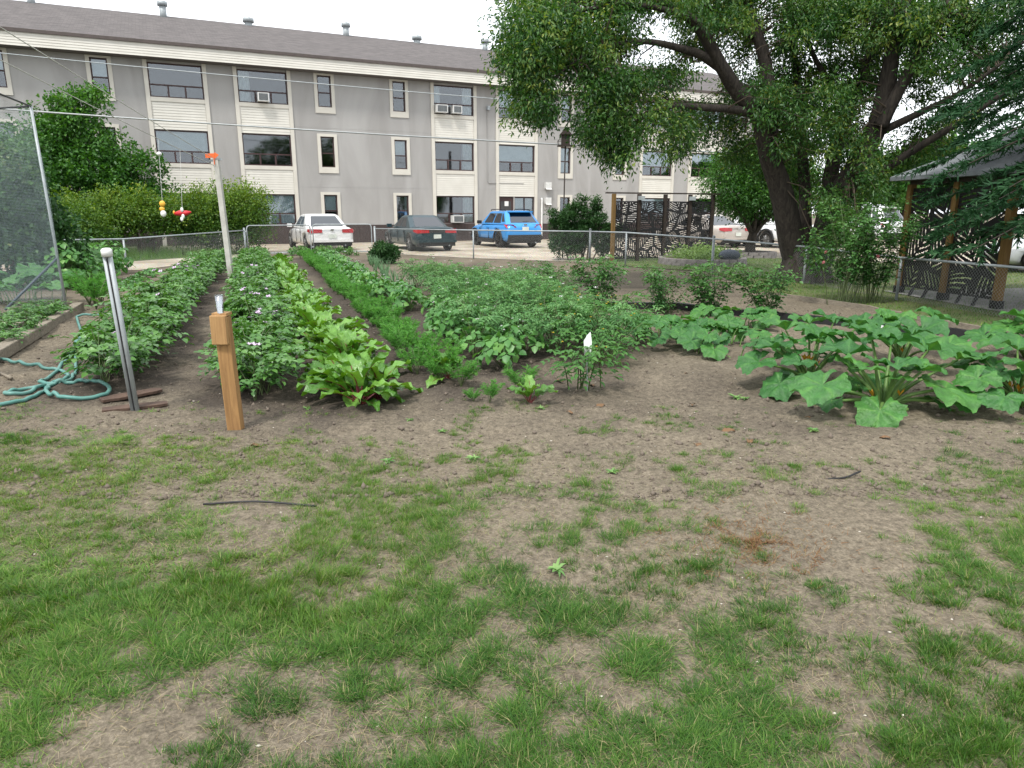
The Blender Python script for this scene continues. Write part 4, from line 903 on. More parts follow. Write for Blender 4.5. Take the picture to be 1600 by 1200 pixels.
MB().tube([nrel(n0) + Vector((.02, 0, -.1)), nrel(ntop)], .021, 10).build('pole', M['galv'], nf, True)
MB().tube([nrel(n1) - Vector((0, 0, .1)), nrel(n1t)], .028, 10).build('pole', M['galv'], nf, True)
MB().tube([nrel(n2) - Vector((0, 0, .1)), nrel(n2t)], .028, 10).build('pole', M['galv'], nf, True)
MB().tube([nrel(ntop), nrel(n1t)], .014, 8).build('top_rail', M['black_plastic'], nf, True)
MB().tube([nrel(ntop), nrel(n2t)], .014, 8).build('top_rail', M['black_plastic'], nf, True)
MB().tube([nrel(lerp(n0, ntop, .27)), nrel(AT(8, 484, 10.2)) ], .019, 8).build('brace', plain('dark_pipe', (.07, .09, .11), .6), nf, True)
def net(a0, a1, b0, b1, nm='netting'):
    nx, nz = 24, 14; V = []; UV = []
    for j in range(nz + 1):
        for i in range(nx + 1):
            u, v = i / nx, j / nz; p = lerp(lerp(a0, b0, u), lerp(a1, b1, u), v)
            p = p + Vector((.06 * math.sin(u * 9 + v * 4), .05 * math.sin(u * 7 - v * 6), -.10 * math.sin(math.pi * u) * v)); V.append(p); UV.append((u * (b0 - a0).length, v * 3))
    F = [(j * (nx + 1) + i, j * (nx + 1) + i + 1, (j + 1) * (nx + 1) + i + 1, (j + 1) * (nx + 1) + i) for j in range(nz) for i in range(nx)]
    q = MB(); q.add(V, F); me = q.mesh(nm, M['net'], True); uv = me.uv_layers.new(name='UVMap')
    for l in me.loops: uv.data[l.index].uv = UV[l.vertex_index]
    link(nm, me, nf)
net(nrel(n0) + Vector((0, 0, .12)), nrel(ntop), nrel(n1) + Vector((0, 0, .12)), nrel(n1t)); net(nrel(n0) + Vector((0, 0, .12)), nrel(ntop), nrel(n2) + Vector((0, 0, .12)), nrel(n2t))

# ------------------------------------------------------------------ garden hose
hp = [(-60, 560), (0, 565), (50, 575), (90, 577), (107, 588), (104, 597), (82, 603), (73, 615), (82, 628), (108, 631), (145, 627), (170, 620), (168, 612), (140, 606), (110, 604), (85, 606), (64, 603), (67, 596), (88, 580), (108, 560), (121, 540), (127, 520), (121, 502), (126, 498), (176, 496)]
hp2 = [(-40, 645), (0, 641), (45, 630), (75, 614), (72, 610), (45, 611), (20, 617), (9, 622), (20, 624), (50, 618), (80, 607), (106, 600), (118, 585), (118, 560), (116, 545), (124, 528), (140, 512), (165, 505), (190, 503)]
def hose_path(pl, dz):
    q = bez([G(*p) for p in pl], 8)
    for i, p in enumerate(q): p.z = gz1(p.x, p.y) + .017 + dz * (.5 + .5 * math.sin(i * .21))
    return q
hs = thing('garden_hose', 'teal garden hose lying in loose loops beside the potato row', 'hose', G(60, 620))
for pl, dz in ((hp, .022), (hp2, .004)):
    MB().tube([p - hs.location for p in hose_path(pl, dz)], .0165, 8).build('hose_run', M['hose'], hs, True)
nz_ = [G(-20, 578), G(5, 588), G(18, 594)]
MB().tube([p + Vector((0, 0, .02)) - hs.location for p in nz_], [.014, .012, .017], 8).build('hose_end', M['timber'], hs, True)

# ------------------------------------------------------------------ poles and posts in the garden
pb = G(211, 640); pt = AT(167, 396, pb.y - .15)
po = thing('steel_pole', 'leaning galvanised double steel pole standing by two dark boards', 'pole', pb)
dv = pt - pb; sx = Vector((.018, 0, 0))
for s in (-1, 1): MB().tube([s * sx - dv * .06, dv + s * sx], .0175, 10).build('pipe', M['galv'], po, True)
MB().beam(Vector(), dv * .97, .008, .03).build('web', M['trim_black'], po)
MB().tube([dv * .985, dv * 1.02, dv * 1.03], [.039, .039, .026], 12).build('pole_cap', M['white'], po, True)
def board(label, a, b, w):
    d = b - a; L = d.length; o = MB(); n = 8; top = []; V = []
    for i in range(n + 1):
        t = i / n; hw_ = w / 2 * (1 if .1 < t < .9 else .72) + random.uniform(-.008, .008)
        for s in (-1, 1):
            for z in (0, .022): V.append((t * L, s * hw_, z))
    F = []
    for i in range(n):
        a4 = i * 4; b4 = a4 + 4; F += [(a4 + 1, a4 + 3, b4 + 3, b4 + 1), (a4, b4, b4 + 2, a4 + 2), (a4, a4 + 1, b4 + 1, b4), (a4 + 2, b4 + 2, b4 + 3, a4 + 3)]
    F += [(0, 2, 3, 1), (n * 4, n * 4 + 1, n * 4 + 3, n * 4 + 2)]
    o.add(V, F); q = o.build('board', M['board'], None, loc=a + Vector((0, 0, gz1(a.x, a.y) + .012)), rz=math.atan2(d.y, d.x)); q.rotation_euler.x = R(6); return tag(q, label, 'board')
board('dark rotted board on the soil behind the foot of the steel pole', G(158, 630), G(252, 613), .10)
board('dark rotted board on the soil in front of the foot of the steel pole', G(160, 643), G(262, 632), .10)
wp = G(369, 671); w = thing('gauge_post', 'short new cedar post with a block on top holding a rain gauge', 'post', wp)
q = MB().box((0, 0, .40), (.096, .096, .84)).build('post', M['cedar'], w); q.rotation_euler = (0, R(-1.5), R(6))
q2 = MB().box((-.022, -.066, .735), (.108, .038, .20)).build('front_block', M['cedar_new'], w); q3 = MB().box((-.022, .0, .838), (.1, .10, .02)).build('cap_board', M['cedar_new'], w)
for q in (q, q2): md = q.modifiers.new('bevel', 'BEVEL'); md.width = .004; md.segments = 2
M['clear'] = glass_mat('clear_plastic', (.80, .85, .87), .30)
rg = tag(link('rain_gauge', None, None, wp + Vector((-.018, -.03, .80))), 'clear plastic rain gauge tube standing in the cedar post', 'rain gauge')
b = MB().tube([(0, 0, 0), (0, 0, .17), (0, 0, .171), (0, 0, .01)], [.018, .027, .025, .015], 14, cap=False); b.build('tube', M['clear'], rg, True)
MB().tube([(0, 0, .166), (0, 0, .172)], .027, 14, cap=False).build('rim', M['clear'], rg, True)
for k in range(6): MB().tube([(0, 0, .03 + k * .022), (0, 0, .032 + k * .022)], .018 + k * .0013, 12, cap=False).build('mark', M['white'], rg)
# tall white clothes line post with lines and hanging ornaments
cb = G(362, 440); ct = AT(338, 250, cb.y)
cp = thing('clothesline_post', 'tall white square post rising from the potato row and carrying the clothes lines', 'post', cb)
dv = ct - cb; q = MB(); q.beam(-dv * .03, dv, .105, .105); q.build('post', M['paint_white'], cp)
MB().beam(dv + Vector((-.16, 0, -.02)), dv + Vector((.12, 0, .02)), .04, .04).build('line_bracket', M['galv'], cp)
vn = MB(); vn.beam(dv + Vector((-.2, -.07, .08)), dv + Vector((.0, -.07, .09)), .012, .09); vn.add([tuple(dv + Vector(t)) for t in ((0, -.07, .16), (.09, -.07, .10), (0, -.07, .02), (0, -.062, .16), (.09, -.062, .10), (0, -.062, .02))], [(0, 1, 2), (5, 4, 3), (0, 3, 4, 1), (1, 4, 5, 2)])
vn.tube([dv + Vector((-.02, -.07, -.1)), dv + Vector((-.02, -.07, .08))], .01, 6); vn.build('orange_arrow', M['orange'], cp)
eA = AT(-260, -121, 6.0); eB = AT(-330, -76, 6.0)
ep = thing('clothesline_post', 'tall white post at the other end of the clothes lines', 'post', Vector((eA.x - .1, 6.0, 0)))
MB().box((0, 0, max(eA.z, eB.z) / 2), (.12, .12, max(eA.z, eB.z) + .1)).build('post', M['paint_white'], ep)
MB().beam((eB.x - ep.location.x - .05, 0, eB.z), (.15, 0, eA.z), .06, .06).build('arm', M['paint_white'], ep)
def cable(name, label, a, b, sag, r, m, n=24):
    pts = [lerp(a, b, t) - Vector((0, 0, sag * 4 * t * (1 - t))) for t in np.linspace(0, 1, n)]
    tag(MB().tube(pts, r, 6).build(name, m, None, True), label, 'cable'); return pts
lA = cable('clothes_line', 'upper white clothes line running to the top of the white post', ct + Vector((-.05, 0, .03)), eA, .02, .006, M['paint_white'])
lB = cable('clothes_line', 'lower white clothes line from which the garden ornaments hang', ct + Vector((-.05, 0, -.12)), eB, .03, .006, M['paint_white'])
def hang(px, z_off):
    best = min(((abs((800 + FPX * p.x / (p.y * _c - (p.z - CAMH) * _s)) - px), p) for k in range(len(lB) - 1) for p in [lerp(lB[k], lB[k + 1], t) for t in np.linspace(0, 1, 30)]), key=lambda q: q[0])[1]; return best
p = hang(247, 0); q = AT(254, 322, p.y)
orn = thing('hanging_ornament', 'yellow and white bird ornament with a white ball hanging from the clothes line', 'ornament', p); rel = q - p
MB().tube([(0, 0, 0), rel * .98], .003, 5).build('string', M['white'], orn)
MB().ball(rel * .22, .045, 12, sc=(1, 1, .8)).build('float_ball', M['white'], orn, True)
MB().ball(rel + Vector((0, 0, .04)), .056, 12, sc=(1, .6, 1)).ball(rel + Vector((-.015, 0, -.05)), .046, 12, sc=(1.1, .5, .9)).build('bird_head', M['yellow'], orn, True)
MB().ball(rel + Vector((.0, 0, -.13)), .055, 12, sc=(1, .6, 1.1)).build('bird_body', M['white'], orn, True)
p = hang(281, 0); q = AT(285, 333, p.y); orn = thing('hanging_ornament', 'red and white airplane ornament hanging from the clothes line', 'ornament', p); rel = q - p
MB().tube([(0, 0, 0), rel], .003, 5).build('string', M['white'], orn)
MB().tube([rel + Vector((-.14, 0, -.01)), rel + Vector((-.05, 0, 0)), rel + Vector((.08, 0, 0)), rel + Vector((.17, 0, .02))], [.03, .055, .05, .015], 10).build('fuselage', M['red'], orn, True)
for dx, dz in ((.02, .065), (.03, -.06), (.0, -.11)): MB().ball(rel + Vector((dx, -.05, dz)), .045, 10, sc=(.7, .25, 1)).build('wing', M['white'], orn, True)
MB().ball(rel + Vector((-.16, 0, .01)), .04, 10, sc=(.4, 1, 1)).build('propeller', M['yellow'], orn, True)
# overhead cables between utility poles
u0, u1 = AT(-160, 158, 22), AT(1258, 244, 25.5); v0, v1 = AT(-160, 66, 25), AT(1258, 190, 27)
cable('power_cable', 'thick grey overhead cable crossing in front of the second floor', u0, u1, .12, .024, M['wire']); cable('power_cable', 'thin grey overhead cable crossing in front of the top floor windows', v0, v1, .15, .014, M['galv'])
for nm, p, h in (('left', Vector((u0.x - .1, 23.5, 0)), 8.5), ('right', Vector((u1.x + .1, 26.2, 0)), 6.2)):
    t = thing('utility_pole', 'wooden utility pole at the %s end of the overhead cables' % nm, 'utility pole', p)
    MB().tube([(0, 0, -.2), (0, 0, h)], [.15, .10], 12).build('pole', M['dark_wood'], t, True); MB().beam((0, -1.7, (u0.z if nm == 'left' else u1.z)), (0, 1.6, (v0.z if nm == 'left' else v1.z)), .08, .1).build('crossarm', M['dark_wood'], t)
# bird house on its pole
hb = G(879, 404); bh = thing('birdhouse', 'dark wooden birdhouse with railed porch on a thin pole above the juniper', 'birdhouse', hb); ht = AT(883, 228, hb.y).z
MB().tube([(0, 0, -.1), (.03, 0, ht)], .022, 8).build('pole', M['dark_wood'], bh, True)
MB().box((.03, 0, ht + .19), (.27, .27, .34)).build('house_wall', M['dark_wood'], bh)
rf = MB(); zr = ht + .36
rf.add([(.03 - .2, -.2, zr - .02), (.03, -.2, zr + .2), (.23, -.2, zr - .02), (.03 - .2, .2, zr - .02), (.03, .2, zr + .2), (.23, .2, zr - .02)], [(0, 1, 2), (5, 4, 3), (0, 3, 4, 1), (1, 4, 5, 2), (0, 2, 5, 3)]); rf.build('roof', M['dark_wood'], bh)
MB().box((.03, 0, ht), (.50, .50, .025)).build('porch', M['dark_wood'], bh)
rl = MB()
for x in (-.21, .27):
    for y in (-.24, .24): rl.box((x, y, ht + .08), (.014, .014, .15))
for y in (-.24, .24): rl.box((.03, y, ht + .16), (.5, .014, .014))
for x in (-.21, .27): rl.box((x, 0, ht + .163), (.014, .5, .014))
rl.build('railing', M['dark_wood'], bh); MB().tube([(.03, -.137, ht + .25), (.03, -.145, ht + .25)], .035, 12).build('entry_hole', M['black_metal'], bh)
# ------------------------------------------------------------------ vegetables
UP = np.array([0., 0., 1.])
def stem_curve(r, h, spread, n=6, az=None):
    az = r.uniform(0, 6.28) if az is None else az; s = spread * r.uniform(.5, 1); hh = h * r.uniform(.75, 1.05); t = np.linspace(0, 1, n)
    return np.stack([np.cos(az) * s * t ** 1.3, np.sin(az) * s * t ** 1.3, hh * (t - .12 * t * t)], 1), az
def compound(r, P, D, ln, pairs, lL, lW, droop, tint, tpl=T_OVATE):
    """feather leaves: P start, D direction, leaflets in pairs along a drooping rachis"""
    out = []; n = len(P); D = unit(D); S = unit(np.cross(D, np.tile(UP, (n, 1))))
    for k in range(pairs + 1):
        t = .35 + .65 * k / pairs; base = P + D * (ln * t)[:, None] - UP * (droop * ln * t * t)[:, None]
        sides = (0,) if k == pairs else (-1, 1)
        for s in sides:
            d = D * (1 if s == 0 else .55) + S * s * .9 - UP * (.35 + .3 * droop)[:, None] * .6 + r.normal(0, .18, (n, 3))
            N = np.tile(UP, (n, 1)) + D * .35 + r.normal(0, .32, (n, 3))
            out.append(scatter(tpl, base, d, N, lL * r.uniform(.75, 1.2, n) * (.75 + .3 * t), lW * r.uniform(.8, 1.15, n) * (.75 + .3 * t), np.clip(tint + r.normal(0, .1, n), 0, 1), 1.0))
    return out
def bushy(seed, h, spread, nst, per, ln, pairs, lL, lW, mat, tpl=T_OVATE, stem_r=.005, tmin=.25):
    r = np.random.default_rng(seed); parts = []; st = MB()
    for i in range(nst):
        C, az = stem_curve(r, h, spread); C = C + np.array([r.normal(0, .1), r.normal(0, .1), 0]) * spread * 1.6; st.tube([tuple(p) for p in C], [stem_r * (1 - .5 * t) for t in np.linspace(0, 1, len(C))], 5)
        t = r.uniform(tmin, 1, per) ** .7; P = np.stack([np.interp(t, np.linspace(0, 1, len(C)), C[:, q]) for q in range(3)], 1)
        a = az + r.normal(0, 1.1, per); D = np.stack([np.cos(a), np.sin(a), r.uniform(-.1, .75, per) * t], 1)
        parts += compound(r, P, D, ln * r.uniform(.7, 1.2, per), pairs, lL, lW, r.uniform(.2, .8, per), np.clip(.15 + .55 * t * r.uniform(.5, 1.2, per), 0, 1), tpl)
    V, F, T = cat(parts); V[:, 2] = np.maximum(V[:, 2], .012)
    return fast_mesh('foliage', V, F, mat, False, T), st.mesh('stems', M['stem'])
def flower_mesh(mat, r=.018, n=5):
    b = MB()
    for k in range(n):
        a = 2 * math.pi * k / n; c, s = math.cos(a), math.sin(a); b.add([(0, 0, 0), (r * .7 * c - r * .45 * s, r * .7 * s + r * .45 * c, .004), (r * 1.2 * c, r * 1.2 * s, .010), (r * .7 * c + r * .45 * s, r * .7 * s - r * .45 * c, .004)], [(0, 3, 2, 1)])
    b.ball((0, 0, .005), r * .3, 6); return b.mesh('flower', [mat])
def along(a, b, step, jitter, r):
    n = max(1, int((b - a).length / step)); out = []
    for i in range(n + 1):
        p = lerp(a, b, i / n); out.append(Vector((p.x + r.normal(0, jitter), p.y + r.normal(0, jitter), 0)))
    return out
def plant_at(name, label, cat_, p, meshes, rz, s, group, extra=None):
    o = thing(name, label, cat_, (p.x, p.y, gz1(p.x, p.y) - .005), rz, group); o.scale = (s, s, s * random.uniform(.92, 1.08))
    for nm, me in meshes: link(nm, me, o)
    return o
rr = np.random.default_rng(77)
FL_V = flower_mesh(M['petal_v'], .016); FL_Y = flower_mesh(M['tomato_petal'], .009); FL_W = flower_mesh(M['white'], .011)
# potatoes
pot = [bushy(100 + i, .50, .33, 10, 8, .20, 3, .070, .050, M['potato']) for i in range(4)]
pot_small = bushy(140, .42, .16, 4, 6, .15, 2, .055, .040, M['potato'])
def potato_row(key, label, first, group, step, s0):
    a, b = ROWS[key]
    for i, p in enumerate(along(a, b, step, .05, rr)):
        f, s = pot[i % 4]; sc = s0 * rr.uniform(.76, 1.16)
        o = plant_at('potato_plant', label if i else first, 'plant', p, (('foliage', f), ('stems', s)), rr.uniform(0, 6.28), sc, group)
        if i < 22 and rr.random() < .5:
            for k in range(rr.integers(1, 4)):
                q = link('flower', FL_V, o, (rr.uniform(-.2, .2), rr.uniform(-.2, .2), .50 + rr.uniform(-.02, .05))); q.scale = (1.7,) * 3; q.rotation_euler = (rr.uniform(-.5, .5), rr.uniform(-.5, .5), 0)
potato_row('potato_a', 'leafy potato plant in the row beside the garden hose and steel pole', 'front potato plant of its row, right behind the leaning steel pole and boards', 'potato plants in the left row', .40, 1.0)
potato_row('potato_b', 'leafy potato plant in the row behind the cedar gauge post', 'front potato plant of its row, right behind the cedar gauge post', 'potato plants in the row behind the gauge post', .40, .98)
o = plant_at('potato_plant', 'thin young potato plant with lilac blossom just left of the cedar gauge post', 'plant', G(345, 610), (('foliage', pot_small[0]), ('stems', pot_small[1])), 1.0, 1.05, None)
for dx in (-.02, .03): q = link('flower', FL_V, o, (dx, -.03, .46)); q.scale = (2, 2, 2)
o = plant_at('potato_plant', 'thin young potato plant with lilac blossom just right of the cedar gauge post', 'plant', G(398, 628), (('foliage', pot_small[0]), ('stems', pot_small[1])), 2.6, 1.1, None)
for dx in (-.03, .03): q = link('flower', FL_V, o, (dx, -.04, .45)); q.scale = (2, 2, 2)

# beets: each leaf is a part (blade with a red stalk)
def beet_leaf(seed):
    r = np.random.default_rng(seed); L = r.uniform(.20, .27); W = r.uniform(.105, .145); st = r.uniform(.10, .16); lean = r.uniform(.25, .9); nu, nv = 9, 6; b = MB()
    def axis(t):     # outward, up
        q = t * (st + L); a = lean + 1.5 * (t ** 2.2); return a
    pts = [(0., 0.)]; n = 24
    for i in range(n):
        a = axis(i / n); d = (st + L) / n; pts.append((pts[-1][0] + math.sin(a) * d, pts[-1][1] + math.cos(a) * d))
    pts = np.array(pts); tt = np.linspace(0, 1, n + 1)
    def A(t): return np.interp(t, tt, pts[:, 0]), np.interp(t, tt, pts[:, 1])
    b.tube([(A(t)[0], 0, A(t)[1]) for t in np.linspace(0, .8, 9)], [.006, .0058, .0055, .005, .0045, .004, .0035, .003, .002], 5, m=1)
    t0 = st / (st + L); o = len(b.V); ph = r.uniform(0, 6.28, 3)
    for i in range(nu + 1):
        u = i / nu; t = t0 + (1 - t0) * u; x, z = A(t); w = W / 2 * (math.sin(math.pi * min(1, u * .9 + .10) ** .85) ** .7 if u < 1 else .08)
        a = axis(t); nx, nz = -math.cos(a), math.sin(a)
        for j in range(nv + 1):
            v = 2 * j / nv - 1; ru = abs(v) ** 2 * .016 * math.sin(u * 17 + ph[0] + (4 if v > 0 else 0)) + .018 * abs(v) - .004 * math.cos(v * 9 + u * 14)
            b.V.append((x + nx * ru, w * v + .004 * math.sin(u * 21 + ph[1]) * abs(v), z + nz * ru))
    for i in range(nu):
        for j in range(nv): b.F.append((o + i * (nv + 1) + j, o + i * (nv + 1) + j + 1, o + (i + 1) * (nv + 1) + j + 1, o + (i + 1) * (nv + 1) + j)); b.M.append(0)
    me = b.mesh('leaf', [M['beet'], M['beet_stalk']], True); at = me.attributes.new('tint', 'FLOAT', 'POINT'); base = r.uniform(.15, .85)
    vals = np.full(len(b.V), base); at.data.foreach_set('value', vals.astype(np.float32)); return me
BL = [beet_leaf(300 + i) for i in range(12)]
def beet(p, label, group, nl, s):
    o = thing('beet_plant', label, 'plant', (p.x, p.y, gz1(p.x, p.y) - .01), rr.uniform(0, 6.28), group)
    for k in range(nl):
        q = link('leaf', BL[rr.integers(12)], o, (0, 0, 0)); sc = s * rr.uniform(.8, 1.15); q.scale = (sc, sc, sc)
        q.rotation_euler = (rr.uniform(-.25, .25), rr.uniform(-.35, .45) - (.35 if k % 3 == 0 else 0), k * 2.4 + rr.uniform(-.3, .3))
    MB().tube([(0, 0, -.03), (0, 0, .025)], [.03, .02], 8).build('root_crown', M['beet_stalk'], o)
a, b_ = ROWS['beet']
for i, p in enumerate(along(a, b_, .27, .05, rr)): beet(p, 'leafy beet plant with bright green ruffled leaves in the beet row' if i else 'big front beet plant of the beet row with red stalks showing at its foot', 'beet plants in the row', 15 if i < 12 else 10, 1.14 if i < 14 else 1.15)
for dx, dy in ((-.22, .5), (-.30, 1.1), (-.55, 1.9), (-.7, 2.6), (.10, .35), (-.05, .9)): beet(a + Vector((dx, dy, 0)), 'leafy beet plant with bright green ruffled leaves in the beet row', 'beet plants in the row', 13, 1.1)
beet(G(828, 628), 'small lone beet with red stalks at the front end of the bean row', None, 8, .72)
beet(G(700, 600), 'short beet growing among the carrot tops at the front of the carrot row', None, 11, .85)

# carrots: feathery tops
def carrot(seed):
    r = np.random.default_rng(seed); parts = []; st = MB()
    for i in range(13):
        C, az = stem_curve(r, .30, .19, 6); st.tube([tuple(p) for p in C], .0025, 4); n = 34; t = r.uniform(.4, 1.0, n)
        P = np.stack([np.interp(t, np.linspace(0, 1, 6), C[:, q]) for q in range(3)], 1); a = az + r.normal(0, 1.2, n)
        D = np.stack([np.cos(a), np.sin(a), r.uniform(-.2, .7, n)], 1); tint = r.uniform(0, 1, n)
        L = r.uniform(.03, .065, n); parts.append(scatter(T_STRIP, P, D, rdir(n, .4, r), L, .005, tint))
        Q = P + unit(D) * (L * .55)[:, None]
        for s in (-1, 1):
            D2 = D + s * np.cross(unit(D), rdir(n, .8, r)) * .9; parts.append(scatter(T_STRIP, Q, D2, rdir(n, .4, r), L * .6, .0045, tint))
            parts.append(scatter(T_STRIP, P + unit(D) * (L * .25)[:, None], D2, rdir(n, .4, r), L * .65, .0045, tint))
    V, F, T = cat(parts); return fast_mesh('foliage', V, F, M['carrot'], False, T), st.mesh('stems', M['stem'])
CA = [carrot(400 + i) for i in range(4)]
a, b_ = ROWS['carrot']
for i, p in enumerate(along(a, b_, .19, .06, rr)):
    f, s = CA[i % 4]; plant_at('carrot_plant', 'feathery carrot top in the row between beets and beans', 'plant', p, (('foliage', f), ('stems', s)), rr.uniform(0, 6.28), rr.uniform(.85, 1.15), 'carrot plants in the row')
for k, (px, py, s) in enumerate(((765, 635, .6), (815, 615, .9), (740, 630, .45))):
    f, s_ = CA[k]; plant_at('carrot_plant', ('tiny stray carrot seedling in front of the bean row', 'stray carrot top beside the small lone beet', 'low stray carrot seedling before the carrot row')[k], 'plant', G(px, py), (('foliage', f), ('stems', s_)), k, s, None)

# beans: heart shaped leaflets in threes; near plants have each leaf as a part
def tri_leaf(seed):
    r = np.random.default_rng(seed); parts = []
    for a, f in ((0, 1.0), (1.5, .86), (-1.5, .86)):
        d = np.array([[math.cos(a), math.sin(a), -.25 + r.uniform(-.3, .2)]]); p = np.array([[.03 * math.cos(a), .03 * math.sin(a), 0]]) if a == 0 else np.array([[.006, .004 * np.sign(a), 0]])
        parts.append(scatter(T_OVATE, p, d, np.array([[r.normal(0, .25), r.normal(0, .25), 1]]), .098 * f * r.uniform(.9, 1.1), .082 * f, np.clip(r.normal(.45, .2), 0, 1), .8))
    return cat(parts)
TL = [tri_leaf(500 + i) for i in range(8)]; TLM = [fast_mesh('leaf', *x[:2], M['bean'], False, x[2]) for x in TL]
def bean(p, seed, parts, label, group, h=.36, sp=.24, n=34, s=1.0):
    r = np.random.default_rng(seed); o = thing('bean_plant', label, 'plant', (p.x, p.y, gz1(p.x, p.y) - .005), 0, group); st = MB(); J = []
    for k in range(n):
        az = r.uniform(0, 6.28); q = math.sqrt(r.uniform(.02, 1)); hh = h * (1.05 - .6 * q * q) * r.uniform(.55, 1.08); c = Vector((math.cos(az) * sp * q, math.sin(az) * sp * q, hh * s))
        st.tube([(c.x * .12, c.y * .12, .01), (c.x * .55, c.y * .55, hh * .7), tuple(c)], .003, 4); i = int(r.integers(8)); rz = az + r.normal(0, .7); tilt = .15 + .6 * q
        mt = Matrix.Translation(c) @ Matrix.Rotation(rz, 4, 'Z') @ Matrix.Rotation(tilt + r.normal(0, .2), 4, 'Y') @ Matrix.Scale(s * r.uniform(.8, 1.2), 4)
        if parts: link('leaf', TLM[i], o).matrix_local = mt
        else:
            m4 = np.array(mt); V, F, T = TL[i]; J.append((V @ m4[:3, :3].T + m4[:3, 3], F, np.clip(T + r.normal(0, .08), 0, 1)))
    if J: V, F, T = cat(J); link('foliage', fast_mesh('foliage', V, F, M['bean'], False, T), o)
    st.build('stems', M['stem'], o)
    for k in range(3): q = link('flower', FL_W, o, (r.uniform(-.15, .15), r.uniform(-.15, .15), h * 1.0))
    return o
a, b_ = ROWS['bean']
front = [G(790, 578), G(740, 560), G(755, 535), G(700, 545), G(820, 560), G(705, 520), G(735, 508), G(690, 500), G(775, 540), G(690, 530)]
for i, p in enumerate(front): bean(p, 520 + i, True, 'broad leaved bush bean plant in the thick clump at the front of the bean row', 'bean plants in the front clump', .40, .24, 34, 1.0)
far_b = [p for p in along(a, b_, .40, .10, rr) if p.y > 10.2]
for i, p in enumerate(far_b):
    if 2 < i % 9 < 4 : continue
    bean(p, 560 + i, False, 'bush bean plant in the loose far end of the bean row', 'bean plants in the far row', .38, .25, 30, 1.0)
# beans and low seedlings left of the potatoes, in the netted bed's neighbourhood
lb = [(120, 437), (150, 432), (105, 452), (135, 448), (165, 438), (115, 428), (178, 428), (140, 424), (95, 440)]
for i, (px, py) in enumerate(lb): bean(G(px, py), 620 + i, False, 'tall dense bean plant beside the netting pole at the left fence', 'bean plants by the netting', .62, .42, 60, 1.35)
for i, (px, py) in enumerate([(196, 452), (206, 446), (215, 440), (224, 434), (232, 430), (240, 427)]): bean(G(px, py), 640 + i, False, 'low pale seedling clump left of the potato row', 'seedling clumps', .16, .26, 26, .9)
# dill by the timber
for i, (px, py) in enumerate(((150, 482), (140, 476), (160, 474))):
    f, s = CA[i]; plant_at('dill_plant', 'bright feathery dill plant at the end of the bed timber', 'plant', G(px, py), (('foliage', f), ('stems', s)), i, 1.9, 'dill plants by the timber')
# onions
def onion(seed):
    r = np.random.default_rng(seed); b = MB()
    for k in range(7):
        C, _ = stem_curve(r, .42, .13, 5); b.tube([tuple(p) for p in C], [.008, .007, .006, .004, .001], 5)
    me = b.mesh('leaves', M['onion'], True); at = me.attributes.new('tint', 'FLOAT', 'POINT'); at.data.foreach_set('value', r.uniform(.2, .9, len(b.V)).astype(np.float32)); return me
ON = [onion(700 + i) for i in range(3)]
for i, p in enumerate(along(G(640, 468), G(580, 414), .28, .08, rr)):
    plant_at('onion_plant', 'thin grey green onion plant right of the bean row', 'plant', p, (('leaves', ON[i % 3]),), rr.uniform(0, 6), rr.uniform(.9, 1.2), 'onion plants in the row')
# peas: a dense tangle
pea = [bushy(720 + i, .58, .36, 12, 9, .17, 4, .046, .018, M['pea']) for i in range(4)]
k = 0
for off in (-.55, 0, .55):
    a, b_ = ROWS['pea']
    for p in along(a + Vector((off, 0, 0)), b_ + Vector((off * 1.5, 0, 0)), .47, .12, rr):
        if off > .3 and p.y > 14.5: continue
        f, s = pea[k % 4]; k += 1
        o = plant_at('pea_plant', 'tangled grey green pea plant in the wide patch behind the beans', 'plant', p, (('foliage', f), ('stems', s)), rr.uniform(0, 6.28), rr.uniform(.9, 1.15), 'pea plants in the patch')
        if rr.random() < .5: q = link('flower', FL_W, o, (rr.uniform(-.2, .2), rr.uniform(-.2, .2), .57)); q.scale = (1.6,) * 3
# tomatoes: loose, with yellow blossom
tom = [bushy(760 + i, .55, .38, 8, 6, .24, 3, .070, .034, M['tomato'], stem_r=.007) for i in range(3)]
for i, (px, py, s, lab) in enumerate(((905, 603, .95, 'tomato plant at the foot of the stake with the plant tag'), (880, 560, 1.0, 'tomato plant left behind the tagged stake'), (945, 565, 1.0, 'sprawling tomato plant right behind the tagged stake'), (930, 530, 1.05, 'tomato plant in the middle of the tomato patch'), (975, 540, .95, 'tomato plant touching the cucumber vine'), (880, 515, 1.0, 'tomato plant at the edge of the pea patch'), (955, 508, .9, 'tomato plant just before the black edging'))):
    f, st = tom[i % 3]; o = plant_at('tomato_plant', lab, 'plant', G(px, py), (('foliage', f), ('stems', st)), i * 1.3, s, 'tomato plants')
    for k in range(5): q = link('flower', FL_Y, o, (rr.uniform(-.25, .25), rr.uniform(-.25, .25), rr.uniform(.4, .56))); q.scale = (1.4,) * 3
sb = G(918, 612); sk = thing('plant_stake', 'thin stake with a torn white seed packet beside the tomato plant', 'stake', sb)
MB().tube([(0, 0, -.05), (-.02, 0, .50)], .004, 6).build('stake', M['galv'], sk)
b = MB(); P = [(-.035, -.006, .33), (.02, -.006, .32), (.025, -.008, .44), (.012, -.004, .53), (-.015, -.006, .50), (-.045, -.01, .45)]; b.add(P + [(x, y + .004, z) for x, y, z in P], [tuple(range(6)), tuple(reversed(range(6, 12)))] + [(i, (i + 1) % 6, 6 + (i + 1) % 6, 6 + i) for i in range(6)])
b.build('seed_packet', M['blind'], sk)

